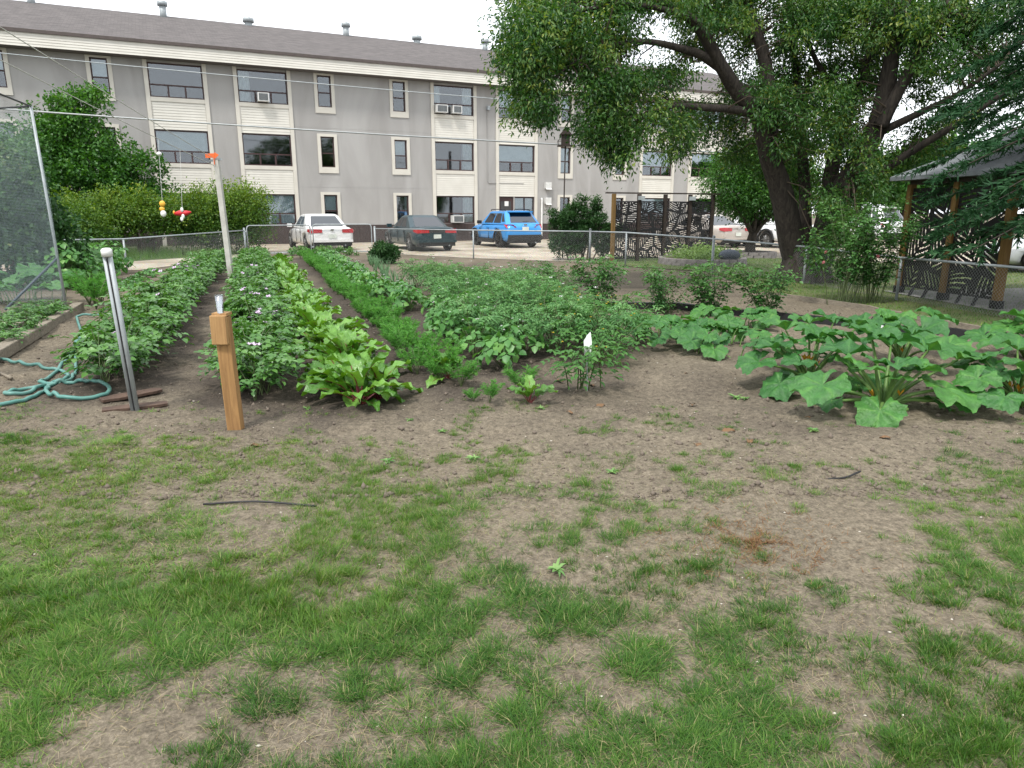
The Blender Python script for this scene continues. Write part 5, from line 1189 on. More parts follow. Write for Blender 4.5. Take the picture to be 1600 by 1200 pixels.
# squash: every leaf its own shape, on its own stalk
def squash_leaf(seed, crown, c, nrm, rad, out, lobes=5, depth=.22, stalk=.011, cup=.10):
    """crown: foot of the stalk; c: where the stalk meets the blade; nrm: blade normal; out: the way the blade points"""
    r = np.random.default_rng(seed); n = Vector(nrm).normalized(); o = Vector(out); o = (o - n * o.dot(n)).normalized(); s = n.cross(o); b = MB()
    mid = lerp(crown, c, .5) + Vector((0, 0, .05)) + (c - crown).cross(Vector((0, 0, 1))) * .0
    pts = bez([crown, lerp(crown, mid, .6) + Vector((0, 0, .03)), c - n * .004], 5); b.tube(pts, [stalk * (1.15 - .6 * i / (len(pts) - 1)) for i in range(len(pts))], 6, m=1)
    na, nr = 44, 6; base = len(b.V); ph = r.uniform(0, 6.28, 4); b.V.append(tuple(c))
    for k in range(1, nr + 1):
        f = k / nr
        for i in range(na):
            a = math.radians(16) + (2 * math.pi - math.radians(32)) * i / (na - 1) - math.pi      # open notch behind
            lob = 1 - depth * f * (0.5 - .5 * math.cos(lobes * (a) + math.pi * (1 if lobes % 2 == 0 else 0) + math.pi)) ** 1.3 * (1 if abs(a) < 2.9 else .4)
            R_ = rad * f * lob * (1.06 - .20 * abs(a) / math.pi) * (1 + ((.05 * math.sin(a * 19 + ph[0]) + .035 * math.sin(a * 31 + ph[1])) if f > .9 else 0))
            z = rad * (cup * f * (1 - .35 * f) + .075 * math.cos(lobes * a) * f - .12 * f ** 3 * (1 + .8 * math.sin(a * 2 + ph[1])) + .05 * math.sin(a * 7 + ph[2]) * f * f + .05 * math.sin(a * 13 + ph[0]) * f ** 3 + .03 * math.sin(f * 8 + a * 3 + ph[3]))
            p = c + o * (R_ * math.cos(a)) + s * (R_ * math.sin(a)) + n * z; b.V.append(tuple(p))
    for i in range(na - 1): b.F.append((base, base + 1 + i, base + 2 + i)); b.M.append(0)
    for k in range(nr - 1):
        for i in range(na - 1):
            q = base + 1 + k * na + i; b.F.append((q, q + na, q + na + 1, q + 1)); b.M.append(0)
    T = np.full(len(b.V), r.uniform(.12, .55))
    for k in range(nr):          # paler veins run out along the lobes
        for i in range(na):
            a = math.radians(16) + (2 * math.pi - math.radians(32)) * i / (na - 1) - math.pi
            T[base + 1 + k * na + i] += .38 * max(0, math.cos(lobes * a)) ** 6 * (1 - .6 * k / nr) + r.normal(0, .05)
    return b, np.clip(T, 0, 1)
def squash_plant(name, label, crown, leaves, group=None, seed=900, lobes=5, depth=.20, blossoms=2, fruit=True, stalk=.0135):
    o = thing(name, label, 'plant', (crown.x, crown.y, gz1(crown.x, crown.y)), 0, group); o0 = Vector(o.location)
    for i, (c, nrm, rad, foot) in enumerate(leaves):
        out = Vector((c.x - crown.x, c.y - crown.y, 0)); out = out if out.length > .05 else Vector((.2, -1, 0))
        f = Vector(foot) - o0 if foot is not None else Vector((out.normalized() * .03)) + Vector((0, 0, .01))
        b, T = squash_leaf(seed + i, f, c - o0, nrm, rad, out, lobes, depth, stalk, (.62 if c.z > .34 else .30 if c.z > .25 else .06) if depth > .1 else .12); me = b.mesh('leaf', [M['squash'], M['squash_stalk']], True)
        at = me.attributes.new('tint', 'FLOAT', 'POINT'); at.data.foreach_set('value', T.astype(np.float32)); link('leaf', me, o)
    r = np.random.default_rng(seed)
    for k in range(blossoms):
        a = r.uniform(3.3, 6.1); q = MB(); p0 = Vector((math.cos(a) * .10, math.sin(a) * .10, r.uniform(.12, .24)))
        q.tube([Vector((0, 0, .02)), p0], .005, 5, m=1)
        for j in range(5):
            t = 2 * math.pi * j / 5; e = Vector((math.cos(t), math.sin(t), 1.6)) * .024; q.add([p0, p0 + e + Vector((-e.y, e.x, 0)) * .5, p0 + e * 1.5, p0 + e - Vector((-e.y, e.x, 0)) * .5], [(0, 1, 2, 3)])
        q.build('blossom', [M['petal_y'], M['squash_stalk']], o)
    if fruit: MB().tube(bez([(0, -.02, .03), (.05, -.06, .06), (.13, -.12, .05)], 4), [.012, .02, .024, .026, .028, .028, .026, .023, .012], 8).build('fruit', M['squash_stalk'], o, True)
    return o
def fan(crown, spec):
    """spec rows: point of the blade's centre and its radius; blades tilt away from the plant's heart"""
    out = []
    for px, py, Y, rad, tilt in spec:
        c = AT(px, py, Y); c.z = max(c.z, .12); d = Vector((c.x - crown.x, c.y - crown.y, 0)); d = d.normalized() if d.length > .02 else Vector((0, -1, 0))
        out.append((c, Vector((0, 0, 1)) + d * tilt + Vector((random.uniform(-.12, .12), random.uniform(-.2, .02), 0)), rad * 1.16, None))
    for k in range(9):       # younger leaves round the heart
        a = k * 2.4 + crown.x; q = .10 + .17 * random.random(); h = random.uniform(.20, .44); c = Vector((crown.x + math.cos(a) * q, crown.y + math.sin(a) * q + .08, h))
        out.append((c, Vector((-math.cos(a) * .35, -math.sin(a) * .35 - .2, 1)), random.uniform(.08, .15), None))
    return out
c1 = G(1378, 648)
squash_plant('zucchini_plant', 'big zucchini plant with thick upright stalks and a yellow blossom in the middle', c1, fan(c1, [(1372, 662, 4.93, .165, .75), (1285, 602, 5.05, .20, .35), (1297, 640, 5.2, .095, .5), (1478, 606, 5.12, .215, .4), (1462, 640, 5.2, .10, .5), (1520, 645, 5.3, .10, .4),
    (1325, 557, 5.45, .20, .12), (1348, 578, 5.12, .14, -.2), (1392, 540, 5.55, .20, .1), (1402, 573, 5.12, .14, -.1), (1450, 548, 5.5, .20, .15), (1440, 580, 5.15, .15, .1), (1425, 524, 5.85, .19, .1), (1362, 527, 5.75, .19, .1), (1496, 562, 5.6, .17, .3), (1310, 620, 5.5, .13, .5)]), seed=900, blossoms=2, stalk=.0175)
c2 = G(1262, 606)
squash_plant('zucchini_plant', 'zucchini plant with yellow blossoms between the cucumber vine and the big zucchini', c2, fan(c2, [(1228, 516, 6.5, .20, .2), (1212, 545, 6.1, .18, .3), (1280, 528, 6.2, .20, .1), (1264, 506, 6.7, .18, .1), (1308, 542, 6.0, .17, .2), (1185, 566, 6.0, .17, .4), (1218, 609, 5.75, .16, .6), (1250, 566, 5.85, .15, .0), (1302, 505, 6.8, .2, .2), (1338, 512, 6.6, .18, .3), (1330, 535, 6.2, .18, .3), (1240, 585, 6.1, .15, .3)]), seed=930, blossoms=3, fruit=False)
c3 = G(1408, 566)
squash_plant('zucchini_plant', 'broad zucchini plant behind the big one and before the black edging', c3, fan(c3, [(1372, 517, 6.9, .20, .2), (1440, 516, 6.9, .21, .2), (1482, 540, 6.5, .20, .3), (1403, 505, 7.3, .2, .1), (1350, 510, 7.0, .18, .3), (1460, 500, 7.4, .2, .2), (1420, 535, 6.6, .18, .1)]), seed=950, blossoms=1, fruit=False)
c4 = G(1588, 640)
squash_plant('zucchini_plant', 'zucchini plant with orange yellow blossoms right of the big zucchini', c4, fan(c4, [(1540, 563, 5.6, .19, .3), (1590, 547, 5.8, .2, .1), (1602, 580, 5.2, .18, -.1), (1558, 585, 5.3, .15, .2), (1528, 592, 5.2, .15, .4), (1512, 618, 5.1, .14, .6), (1570, 620, 5.0, .13, .4), (1640, 590, 5.4, .2, .3), (1650, 620, 5.1, .18, .5), (1500, 572, 5.7, .16, .4)]), seed=970, blossoms=3)
c5 = G(1606, 562)
squash_plant('zucchini_plant', 'zucchini plant growing by the black edging below the gazebo', c5, fan(c5, [(1538, 524, 7.2, .2, .3), (1575, 512, 7.4, .2, .1), (1602, 498, 7.4, .2, .1), (1592, 533, 6.9, .18, .1), (1630, 520, 7.1, .2, .2), (1560, 535, 6.9, .17, .3), (1650, 545, 6.8, .18, .3)]), seed=990, blossoms=1, fruit=False)
# cucumber vines: rounder leaves close to the ground
def vine(name, label, crown, n, ax, ay, seed, zr=(.14, .30), rad=(.11, .17), group=None):
    r = np.random.default_rng(seed); L = []
    for i in range(n):
        a = r.uniform(0, 6.28); q = math.sqrt(r.uniform(.03, 1)); c = Vector((crown.x + math.cos(a) * q * ax, crown.y + math.sin(a) * q * ay, r.uniform(*zr) * (1.1 - .35 * q))); foot = Vector((c.x * .75 + crown.x * .25 + r.normal(0, .05), c.y * .75 + crown.y * .25 + r.normal(0, .05), .02))
        L.append((c, (r.normal(0, .3), -.25 + r.normal(0, .3), 1), r.uniform(*rad), foot))
    o = squash_plant(name, label, crown, L, group, seed, lobes=5, depth=.07, blossoms=0, fruit=False, stalk=.006)
    for k in range(4):
        a = r.uniform(0, 6.28); MB().tube(bez([(0, 0, .03), (math.cos(a) * ax * .5, math.sin(a) * ay * .5, .05), (math.cos(a + .3) * ax * .95, math.sin(a + .3) * ay * .95, .03)], 6), .005, 5).build('runner', M['squash_stalk'], o, True)
    return o
vine('cucumber_vine', 'cucumber vine with round leaves right beside the tomato plants', G(1045, 532), 24, .50, .75, 1000)
vine('cucumber_vine', 'cucumber vine with round leaves next to the zucchini plants', G(1120, 548), 24, .50, .70, 1040)
vine('cucumber_vine', 'cucumber vine with round leaves reaching back to the black edging', G(1135, 515), 16, .6, .5, 1080)
vine('squash_vine', 'squash with broad leaves under the netting in the left bed', G(42, 474), 22, .9, .5, 1120, (.35, .65), (.17, .25))
# potatoes under the net
for i, (px, py) in enumerate(((10, 545), (28, 530), (50, 515), (20, 510), (72, 505), (-5, 530), (45, 500), (85, 497))):
    f, s = pot[i % 4]; plant_at('bedding_plant', 'low leafy plant inside the netted bed behind the timber', 'plant', G(px, py), (('foliage', f), ('stems', s)), i, .62, 'low plants under the netting')
# rose bushes behind the edging
ros = [bushy(800 + i, .92, .46, 17, 20, .14, 2, .054, .039, M['rose'], stem_r=.006, tmin=.06) for i in range(3)]
ros_tall = [bushy(810 + i, 2.05, .66, 22, 36, .15, 2, .058, .042, M['rose'], stem_r=.007, tmin=.14) for i in range(2)]
def rose_flower(mat, r=.038):
    b = MB()
    for k in range(9):
        a = k * 2.4; t = .25 + .5 * k / 9; d = Vector((math.cos(a) * t, math.sin(a) * t, 1 - .6 * t)).normalized() * r; s = Vector((-math.sin(a), math.cos(a), 0)) * r * .6
        b.add([(0, 0, 0), tuple(d * .8 + s), tuple(d * 1.15), tuple(d * .8 - s)], [(0, 1, 2, 3)])
    return b.mesh('rose_bloom', mat)
RF = rose_flower(M['pink'])
for i, (px, py, s, lab, fl) in enumerate(((938, 484, 1.05, 'upright rose bush behind the tomato patch', 0), (1040, 492, .88, 'low rose bush behind the cucumber vines', 0), (1108, 494, 1.0, 'rounded rose bush in front of the round raised bed', 0), (1196, 500, 1.0, 'rose bush in front of the big tree trunk', 0),
        (870, 462, .75, 'small rose bush with one pink bloom at the back of the pea patch', 1), (1318, 476, 1.02, 'tall rose bush with pink blooms by the fence beside the gazebo', 2), (1356, 474, .92, 'tall leafy rose bush touching the left gazebo post', 1))):
    f, st = ros[i % 3] if i < 5 else ros_tall[i - 5]; o = plant_at('rose_bush', lab, 'rose bush', G(px, py), (('foliage', f), ('stems', st)), i * 2.1, s, 'rose bushes')
    for k in range(fl): q = link('rose_bloom', RF, o, (-.12 + .22 * k, -.34, .66 + (.25 - .17 * k) * (i > 4))); q.rotation_euler = (R(60), 0, 0); q.scale = (1.2,) * 3
q = tag(link('fallen_rose', RF, None, G(835, 432) + Vector((0, 0, .05))), 'pink rose bloom standing out behind the pea patch', 'flower'); q.rotation_euler = (R(50), 0, 0); q.scale = (1.9,) * 3
sp_ = G(1370, 516); o = thing('sprinkler', 'small white sprinkler with a dark wire hook beside the black edging', 'sprinkler', sp_)
MB().box((0, 0, .035), (.16, .08, .05)).build('base', M['white'], o); MB().tube([(-.05, 0, .05)] + [(-.05 + .04 * math.sin(t), 0, .13 - .06 * math.cos(t)) for t in np.linspace(0, 5.4, 12)], .007, 6).build('hook', M['black_plastic'], o, True)
# small weeds and dry leaves
def weed(seed):
    r = np.random.default_rng(seed); n = 11; a = np.arange(n) * 2.4 + r.uniform(0, 1); D = np.stack([np.cos(a), np.sin(a), r.uniform(.1, .7, n)], 1)
    V, F, T = scatter(T_OVATE, np.zeros((n, 3)) + [0, 0, .01], D, np.tile(UP, (n, 1)) + r.normal(0, .2, (n, 3)), r.uniform(.04, .085, n), r.uniform(.014, .026, n), r.random(n)); return fast_mesh('rosette', V, F, M['weed'], False, T)
WD = [weed(1200 + i) for i in range(3)]
for i, (px, py, s, lab) in enumerate(((955, 735, .8, 'small leafy weed in the bare soil before the lawn'), (1270, 678, 1.0, 'pale leafy weed beside the big zucchini'), (1150, 620, 1.1, 'broad seedling on the bare soil before the cucumber vine'), (742, 715, .9, 'small weed at the edge of the lawn tufts'), (870, 885, 1.0, 'flat weed in the bare spot in the lawn'),
        (640, 660, .6, 'tiny yellowish weed right of the front beet'), (690, 672, .7, 'tiny weed on the bare soil before the carrots'), (85, 525, 1.4, 'leafy weed growing against the bed timber'), (480, 640, .6, 'tiny weed left of the front beet'), (1165, 622, .8, 'small seedling next to the broad seedling'), (845, 638, .7, 'tiny weed below the lone beet'), (605, 722, .9, 'small weed among the lawn tufts before the beets'))):
    q = link('weed', WD[i % 3], None, G(px, py), i * 1.1); q.location.z = gz1(q.location.x, q.location.y) - .002; q.scale = (s,) * 3; tag(q, lab, 'weed')
def dryleaf(seed):
    r = np.random.default_rng(seed); b = MB(); n = 5
    for i in range(n + 1):
        t = i / n; w = .055 * math.sin(math.pi * (.08 + .86 * t)) * r.uniform(.8, 1.2)
        for v in (-1, 0, 1): b.V.append((t * .15, v * w, .008 + .025 * abs(v) * r.uniform(.3, 1) + .012 * math.sin(t * 5)))
    for i in range(n):
        for j in range(2): b.F.append((i * 3 + j, i * 3 + j + 1, i * 3 + j + 4, i * 3 + j + 3)); b.M.append(0)
    return b.mesh('dry_leaf', M['deadleaf'])
DL = [dryleaf(1300 + i) for i in range(3)]
for i, (px, py, s) in enumerate(((868, 596, .9), (928, 600, .9), (945, 633, 1.2), (885, 645, .7), (1082, 632, 1.0), (1148, 678, 1.3), (1085, 697, 1.0), (1070, 587, .6), (1390, 693, .8), (1170, 692, .8), (392, 700, .9), (1265, 662, .6))):
    q = link('dry_leaf', DL[i % 3], None, G(px, py), i * 1.9); q.location.z = gz1(q.location.x, q.location.y) + .002; q.scale = (s * .55, s * .5, s * .7); tag(q, 'curled brown dry leaf lying on the bare soil', 'leaf', 'dry leaves on the soil')
tag(MB().tube(bez([G(318, 791) + Vector((0, 0, .012)), G(400, 789) + Vector((0, 0, .02)), G(495, 794) + Vector((0, 0, .012))], 6), .006, 6).build('drip_line', M['black_plastic'], None, True), 'thin black irrigation tube lying across the bare patch of lawn', 'tube')
tag(MB().tube(bez([G(1292, 752) + Vector((0, 0, .015)), G(1320, 751) + Vector((0, 0, .02)), G(1343, 744) + Vector((0, 0, .03))], 6), .006, 6).build('plastic_strip', M['black_plastic'], None, True), 'short black plastic strip poking out of the soil on the right', 'strip')
# ------------------------------------------------------------------ trees and shrubs
def branch_tubes(b, paths, n=9):
    for pts, r0, r1 in paths:
        q = bez(pts, 5); k = len(q); b.tube(q, [r0 + (r1 - r0) * (i / (k - 1)) ** .8 for i in range(k)], 26 if r0 > .15 else n, cap=True, ridge=.05 if r0 > .15 else 0)
def leaf_cluster(r, C, rad, per, L, W, droop, base_t, flat=.7, tpl=T_LEAF4):
    n = len(C) * per; idx = np.repeat(np.arange(len(C)), per); d = r.normal(0, .5, (n, 3)) * np.array([1, 1, flat]); P = C[idx] + d * rad[idx][:, None]
    D = unit(d) * .6 + r.normal(0, .6, (n, 3)); D[:, 2] -= droop; N = r.normal(0, .7, (n, 3)); N[:, 2] += .9
    return scatter(tpl, P, D, N, L * r.uniform(.7, 1.25, n), W * r.uniform(.75, 1.2, n), np.clip(base_t[idx] + r.normal(0, .14, n), 0, 1))
def big_tree():
    r = np.random.default_rng(50); Y0 = 16.2; o = thing('shade_tree', 'big multi stemmed shade tree behind the right fence with hanging branches', 'tree', G(1256, 440)); o0 = Vector(o.location)
    def path(px, y0, y1):
        n = len(px); return [AT(x, y, y0 + (y1 - y0) * i / (n - 1)) - o0 for i, (x, y) in enumerate(px)]
    b = MB()
    tr = [((0, 0, -.15), .64), ((0, 0, .12), .57), ((-.02, 0, .4), .48), ((-.03, 0, .62), .42), ((0, 0, .78), .30), ((0, 0, .86), .12)]
    tp = bez([p for p, _ in tr], 4); b.tube(tp, [float(np.interp(i / (len(tp) - 1), np.linspace(0, 1, len(tr)), [q for _, q in tr])) for i in range(len(tp))], 40, ridge=.045)
    for a in (0.3, 1.4, 2.6, 3.6, 4.5, 5.5): b.tube([(math.cos(a) * .75, math.sin(a) * .75, -.12), (math.cos(a) * .48, math.sin(a) * .48, .10), (math.cos(a) * .27, math.sin(a) * .27, .6)], [.10, .16, .17], 8)
    main = [(path([(1245, 405), (1232, 350), (1218, 290), (1200, 235), (1185, 180), (1150, 140), (1128, 105), (1100, 55), (1075, 25), (1030, 0)], 16.1, 14.2), .30, .06),
            (path([(1203, 240), (1202, 170), (1196, 100), (1182, 50), (1165, 0), (1150, -70)], 15.6, 15.8), .19, .06), (path([(1130, 108), (1095, 86), (1060, 75), (1020, 66), (980, 66), (940, 74)], 15.0, 13.4), .11, .025),
            (path([(1188, 180), (1150, 172), (1100, 168), (1050, 166), (1010, 182), (970, 205)], 15.4, 13.6), .11, .02), (path([(1258, 405), (1258, 350), (1257, 290), (1252, 220), (1249, 150), (1240, 80), (1232, 0)], 16.4, 17.2), .17, .06),
            (path([(1272, 405), (1292, 330), (1297, 280), (1310, 220), (1325, 170), (1345, 130), (1360, 80), (1370, 20), (1380, -50)], 16.2, 17.0), .21, .06), (path([(1280, 410), (1310, 312), (1338, 260), (1365, 210), (1380, 160), (1390, 110), (1400, 50), (1416, -10)], 15.9, 15.0), .29, .11),
            (path([(1376, 196), (1392, 165), (1420, 112), (1450, 60), (1475, 20), (1500, -30)], 15.3, 14.6), .15, .06), (path([(1345, 290), (1420, 240), (1480, 203), (1560, 152), (1620, 115)], 15.8, 13.6), .10, .04), (path([(1378, 205), (1440, 175), (1500, 145), (1570, 95)], 15.4, 14.0), .09, .03),
            (path([(1182, 60), (1120, 20), (1060, -20), (1000, -60)], 15.8, 14.5), .08, .03), (path([(1330, 165), (1290, 120), (1262, 60), (1255, -20)], 16.6, 16.0), .08, .03), (path([(1075, 25), (1000, 8), (930, 12), (870, 30), (820, 60)], 14.2, 13.2), .06, .015), (path([(940, 74), (900, 95), (860, 130), (845, 165)], 13.4, 13.0), .03, .01), (path([(970, 205), (955, 225), (950, 250)], 13.6, 13.5), .02, .008)]
    branch_tubes(b, main); b.build('trunk', M['bark'], o, True)
    nodes_ = np.array([tuple(p) for pts, _, _ in main for p in bez(pts, 6)]); nodes_ = nodes_[nodes_[:, 2] > 2.2]
    # lobes of foliage: centre, half width, half height, number of clumps, how far behind (+) or before (-) the stems
    E = [(826, 70, 44, 70, 80, -2.6), (830, 155, 36, 40, 36, -2.6), (880, 60, 50, 60, 70, -2.2), (945, 45, 60, 45, 62, -1.8), (940, 120, 40, 42, 42, -2.0), (955, 195, 52, 42, 58, -2.0), (965, 245, 18, 18, 8, -2.0), (1045, 205, 30, 48, 34, -1.6), (1000, 140, 32, 26, 18, -1.6), (1075, 55, 30, 40, 26, .8), (1045, 118, 36, 20, 15, -.6), (1100, 190, 50, 30, 30, .9), (1150, 225, 40, 30, 20, 1.2),
         (1150, 50, 40, 55, 40, 1.4), (1160, 140, 30, 40, 24, 1.6), (1225, 120, 34, 80, 52, 1.5), (1235, 220, 30, 60, 34, 1.5), (1290, 60, 50, 60, 62, 1.2), (1290, 150, 42, 60, 50, 1.4), (1330, 215, 34, 50, 30, 1.6), (1390, 25, 90, 40, 70, -.4), (1355, 110, 34, 50, 30, 1.4), (1470, 60, 80, 60, 80, -.8), (1440, 130, 30, 30, 14, .4), (1550, 25, 100, 50, 70, -.8), (1500, 175, 40, 20, 14, -.4), (1560, 120, 50, 40, 30, -.5),
         (1200, 0, 240, 34, 100, .6), (950, -5, 170, 26, 80, -1.6), (1250, -90, 420, 65, 240, 0), (1000, -60, 220, 45, 95, -1), (1410, 255, 40, 18, 16, .4), (1260, 290, 34, 30, 16, 1.2), (1365, 285, 20, 22, 9, -.4), (1195, 262, 22, 20, 7, 1.0), (1300, 300, 26, 34, 12, 1.3), (1305, 335, 26, 46, 18, -.7), (1330, 385, 26, 34, 13, -.9), (1288, 398, 16, 22, 7, -1.0), (1222, 190, 30, 60, 26, -.8), (1300, 190, 44, 70, 40, -.8), (1350, 240, 26, 40, 18, -.8), (1375, 120, 40, 60, 34, 1.8), (1420, 60, 40, 50, 34, 1.6), (1270, 30, 60, 40, 40, -.8), (1180, 150, 26, 40, 14, -.7), (1450, 215, 50, 26, 24, .6), (1330, 320, 24, 26, 12, 1.4), (1130, 25, 40, 30, 24, -.8)]
    gaps = [(1013, 88, 22, 15), (1045, 42, 20, 22), (1112, 118, 20, 14), (1272, 78, 18, 24), (1405, 80, 13, 32), (1418, 172, 26, 26), (1345, 190, 12, 18), (1185, 85, 10, 20), (889, 175, 10, 40), (1012, 215, 8, 40)]
    C = []
    for ex, ey, rx, ry, n, dy in E:
        a = r.uniform(0, 6.28, n); q = np.sqrt(r.random(n)); px = ex + np.cos(a) * q * rx; py = ey + np.sin(a) * q * ry
        for x, y in zip(px, py):
            if any(((x - g[0]) / g[2]) ** 2 + ((y - g[1]) / g[3]) ** 2 < 1 for g in gaps): continue
            Y = 15.8 + dy + r.normal(0, .55); C.append(tuple(AT(x, y, Y) - o0))
    C = np.array(C); tw = MB()
    for c in C:
        if r.random() < .55:
            d = np.linalg.norm(nodes_ - c, axis=1); k = int(np.argmin(d)); p = Vector(nodes_[k]); c_ = Vector(c)
            if .15 < d[k] < 3.2: tw.tube([p, lerp(p, c_, .5) + Vector((0, 0, .12 * d[k])), c_], [.012 + .006 * d[k], .010, .004], 4, cap=False)
    tw.build('branches', M['twig'], o)
    bt = .15 + .62 * r.random(len(C)) ** 1.2 + .16 * (r.random(len(C)) < .14); rad = r.uniform(.20, .40, len(C))
    V, F, T = leaf_cluster(r, C, rad, 92, .092, .034, .55, bt, .75)
    link('crown', fast_mesh('crown', V, F, M['ash'], False, T), o)
big_tree()
def shrub(name, label, cat_, loc, blobs, n, L, W, mat, seed, stems=6, stem_r=.03, droop=.1, tpl=T_LEAF4, stem_mat=None, top_tint=.35, clump=40):
    """blobs: ellipsoids (x, y, z, rx, ry, rz) filled with small clumps of leaves, more of them towards the surface"""
    r = np.random.default_rng(seed); o = thing(name, label, cat_, loc); vol = np.array([b[3] * b[4] * b[5] for b in blobs]) ** .8; C = []; B = []
    nc = max(8, n // clump)
    for b, k in zip(blobs, np.maximum(1, (nc * vol / vol.sum()).astype(int))):
        d = unit(r.normal(size=(k, 3))); q = r.random(k) ** .33 * r.uniform(.74, 1.2, k); C.append(np.array(b[:3]) + d * q[:, None] * np.array(b[3:]))
    C = np.concatenate(C); C = C[C[:, 2] > .06]; zt = C[:, 2].max(); size = np.array([b[3:] for b in blobs]).mean() * .30
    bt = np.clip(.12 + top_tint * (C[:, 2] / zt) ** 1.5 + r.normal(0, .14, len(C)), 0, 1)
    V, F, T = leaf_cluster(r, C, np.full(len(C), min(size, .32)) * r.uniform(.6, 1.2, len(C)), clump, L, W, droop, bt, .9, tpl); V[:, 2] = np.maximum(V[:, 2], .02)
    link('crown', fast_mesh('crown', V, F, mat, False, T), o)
    b = MB(); cx = np.mean([q[0] for q in blobs]); cy = np.mean([q[1] for q in blobs])
    for k in range(stems):
        e = C[r.integers(len(C))]; f = Vector((e[0] * .35 + cx * .1 + r.normal(0, .06), e[1] * .35 + cy * .1 + r.normal(0, .06), -.05)); b.tube(bez([f, Vector((e[0] * .6, e[1] * .6, e[2] * .5)), Vector(e)], 4), [stem_r * (1 - .08 * i) for i in range(9)], 6)
    b.build('trunk' if stems <= 3 else 'stems', stem_mat or M['twig'], o, True); return o
# left side: tall lilac, clipped hedge clumps, vine thicket behind the net
lp = G(150, 399)
shrub('lilac_tree', 'tall dense lilac rising behind the hedge before the left end of the apartment block', 'tree', lp + Vector((-2, 3.0, 0)), [(0, 0, 2.6, 2.6, 1.6, 2.3), (-.4, 0, 4.4, 1.7, 1.2, 1.5), (1.9, .2, 2.6, 1.5, 1.2, 1.5), (.6, 0, 5.6, .9, .7, .75), (-2.2, 0, 2.8, 1.6, 1.3, 1.8)], 42000, .14, .095, M['lilac'], 60, 8, .05)
shrub('hedge_shrub', 'rounded yellow green hedge shrub right behind the white clothesline post', 'shrub', G(345, 399) + Vector((.1, 1.0, 0)), [(-.4, 0, 1.35, 1.45, 1.0, 1.25), (.7, 0, 1.5, .85, .9, 1.2), (-1.5, 0, 1.3, .8, .8, 1.0)], 30000, .085, .056, M['hedge'], 61, 9, .02, top_tint=.62)
shrub('hedge_shrub', 'yellow green hedge shrub with woody base behind the steel pole', 'shrub', G(215, 403) + Vector((-.3, 1.2, 0)), [(0, 0, 1.5, 1.1, .8, .85), (-1.3, 0, 1.45, 1.1, .8, .9), (.9, .1, 1.35, .7, .6, .75), (-2.4, 0, 1.3, 1, .8, .9)], 24000, .085, .056, M['hedge'], 62, 14, .028, top_tint=.55)
shrub('hedge_shrub', 'wide green hedge shrub beside the netting behind the left fence', 'shrub', G(110, 408) + Vector((-.6, .6, 0)), [(0, 0, 1.1, 1.4, .9, 1.05), (-1.6, .2, 1.3, 1.4, .9, 1.2), (1.1, 0, .8, .7, .7, .8)], 22000, .085, .056, M['hedge'], 63, 9, .02, top_tint=.4)
shrub('vine_thicket', 'dark thicket of climbing vine behind the netting at the left', 'shrub', Vector((-10.6, 14.6, 0)), [(0, 0, 1.3, 1.3, .9, 1.3), (.5, -.2, 2.3, .9, .8, .8), (-1.6, 0, 1.6, 1.4, 1, 1.5), (1.0, .2, .9, .7, .7, .9), (-.6, .1, 2.8, .9, .7, .6)], 32000, .11, .08, M['vine'], 64, 12, .02, top_tint=.45)
tag(MB().tube(bez([G(213, 397) + Vector((0, .9, -.1)), G(213, 397) + Vector((.02, .9, .6)), G(213, 397) + Vector((-.05, .95, 1.1))], 4), [.36, .34, .33, .32, .31, .3, .29, .28, .27], 14).build('tree_stump', M['bark'], None, True), 'thick old grey stump under the hedge behind the left fence', 'stump')
# small shrubs along the back fence
shrub('juniper', 'dark green upright juniper at the corner of the back fence', 'shrub', G(905, 408) + Vector((0, .5, 0)), [(0, 0, .7, .55, .5, .55), (-.45, 0, .55, .5, .45, .4), (-.4, 0, 1.2, .42, .4, .5), (.45, 0, 1.25, .42, .4, .5), (1.0, -.1, .9, .55, .4, .28), (-.75, 0, 1.3, .22, .2, .42), (.1, 0, 1.7, .22, .2, .42), (.55, 0, 1.75, .18, .16, .35), (.75, 0, .45, .4, .4, .3), (-.2, 0, 1.6, .2, .2, .35), (1.45, -.1, .95, .25, .2, .2)], 17000, .11, .034, M['juniper'], 65, 8, .025, -.25, top_tint=.5)
shrub('peony', 'low dark green peony clump at the right gate post', 'shrub', G(596, 412), [(0, 0, .3, .5, .4, .30), (.25, 0, .35, .3, .3, .25)], 2600, .13, .035, M['juniper'], 66, 8, .006, 0, T_OVATE, M['stem'])
shrub('ground_cover', 'pale green mounded plant filling the round raised bed', 'plant', bc, [(0, 0, .20, 1.10, 1.05, .24), (.3, 0, .24, .75, .7, .24)], 9000, .06, .045, M['cover'], 67, 4, .006, 0, T_OVATE, M['stem'], .5)
tag(MB().ball((0, 0, .12), .26, 14, sc=(1.25, .8, .65)).build('dark_stone', plain('blue_stone', (.07, .085, .11), .8, bump=.5), None, True, loc=bc + Vector((.55, -.9, .20))), 'dark bluish stone lying on the edge of the round raised bed', 'stone')
for k, (px, py) in enumerate(((505, 399), (470, 399), (540, 400))): shrub('weed_clump', 'low weeds growing through the foot of the gate', 'weed', G(px, py), [(0, 0, .14, .5, .3, .14)], 500, .10, .04, M['weed'], 70 + k, 4, .004, 0, T_OVATE, M['stem'], .3)['group'] = 'weeds at the gate'
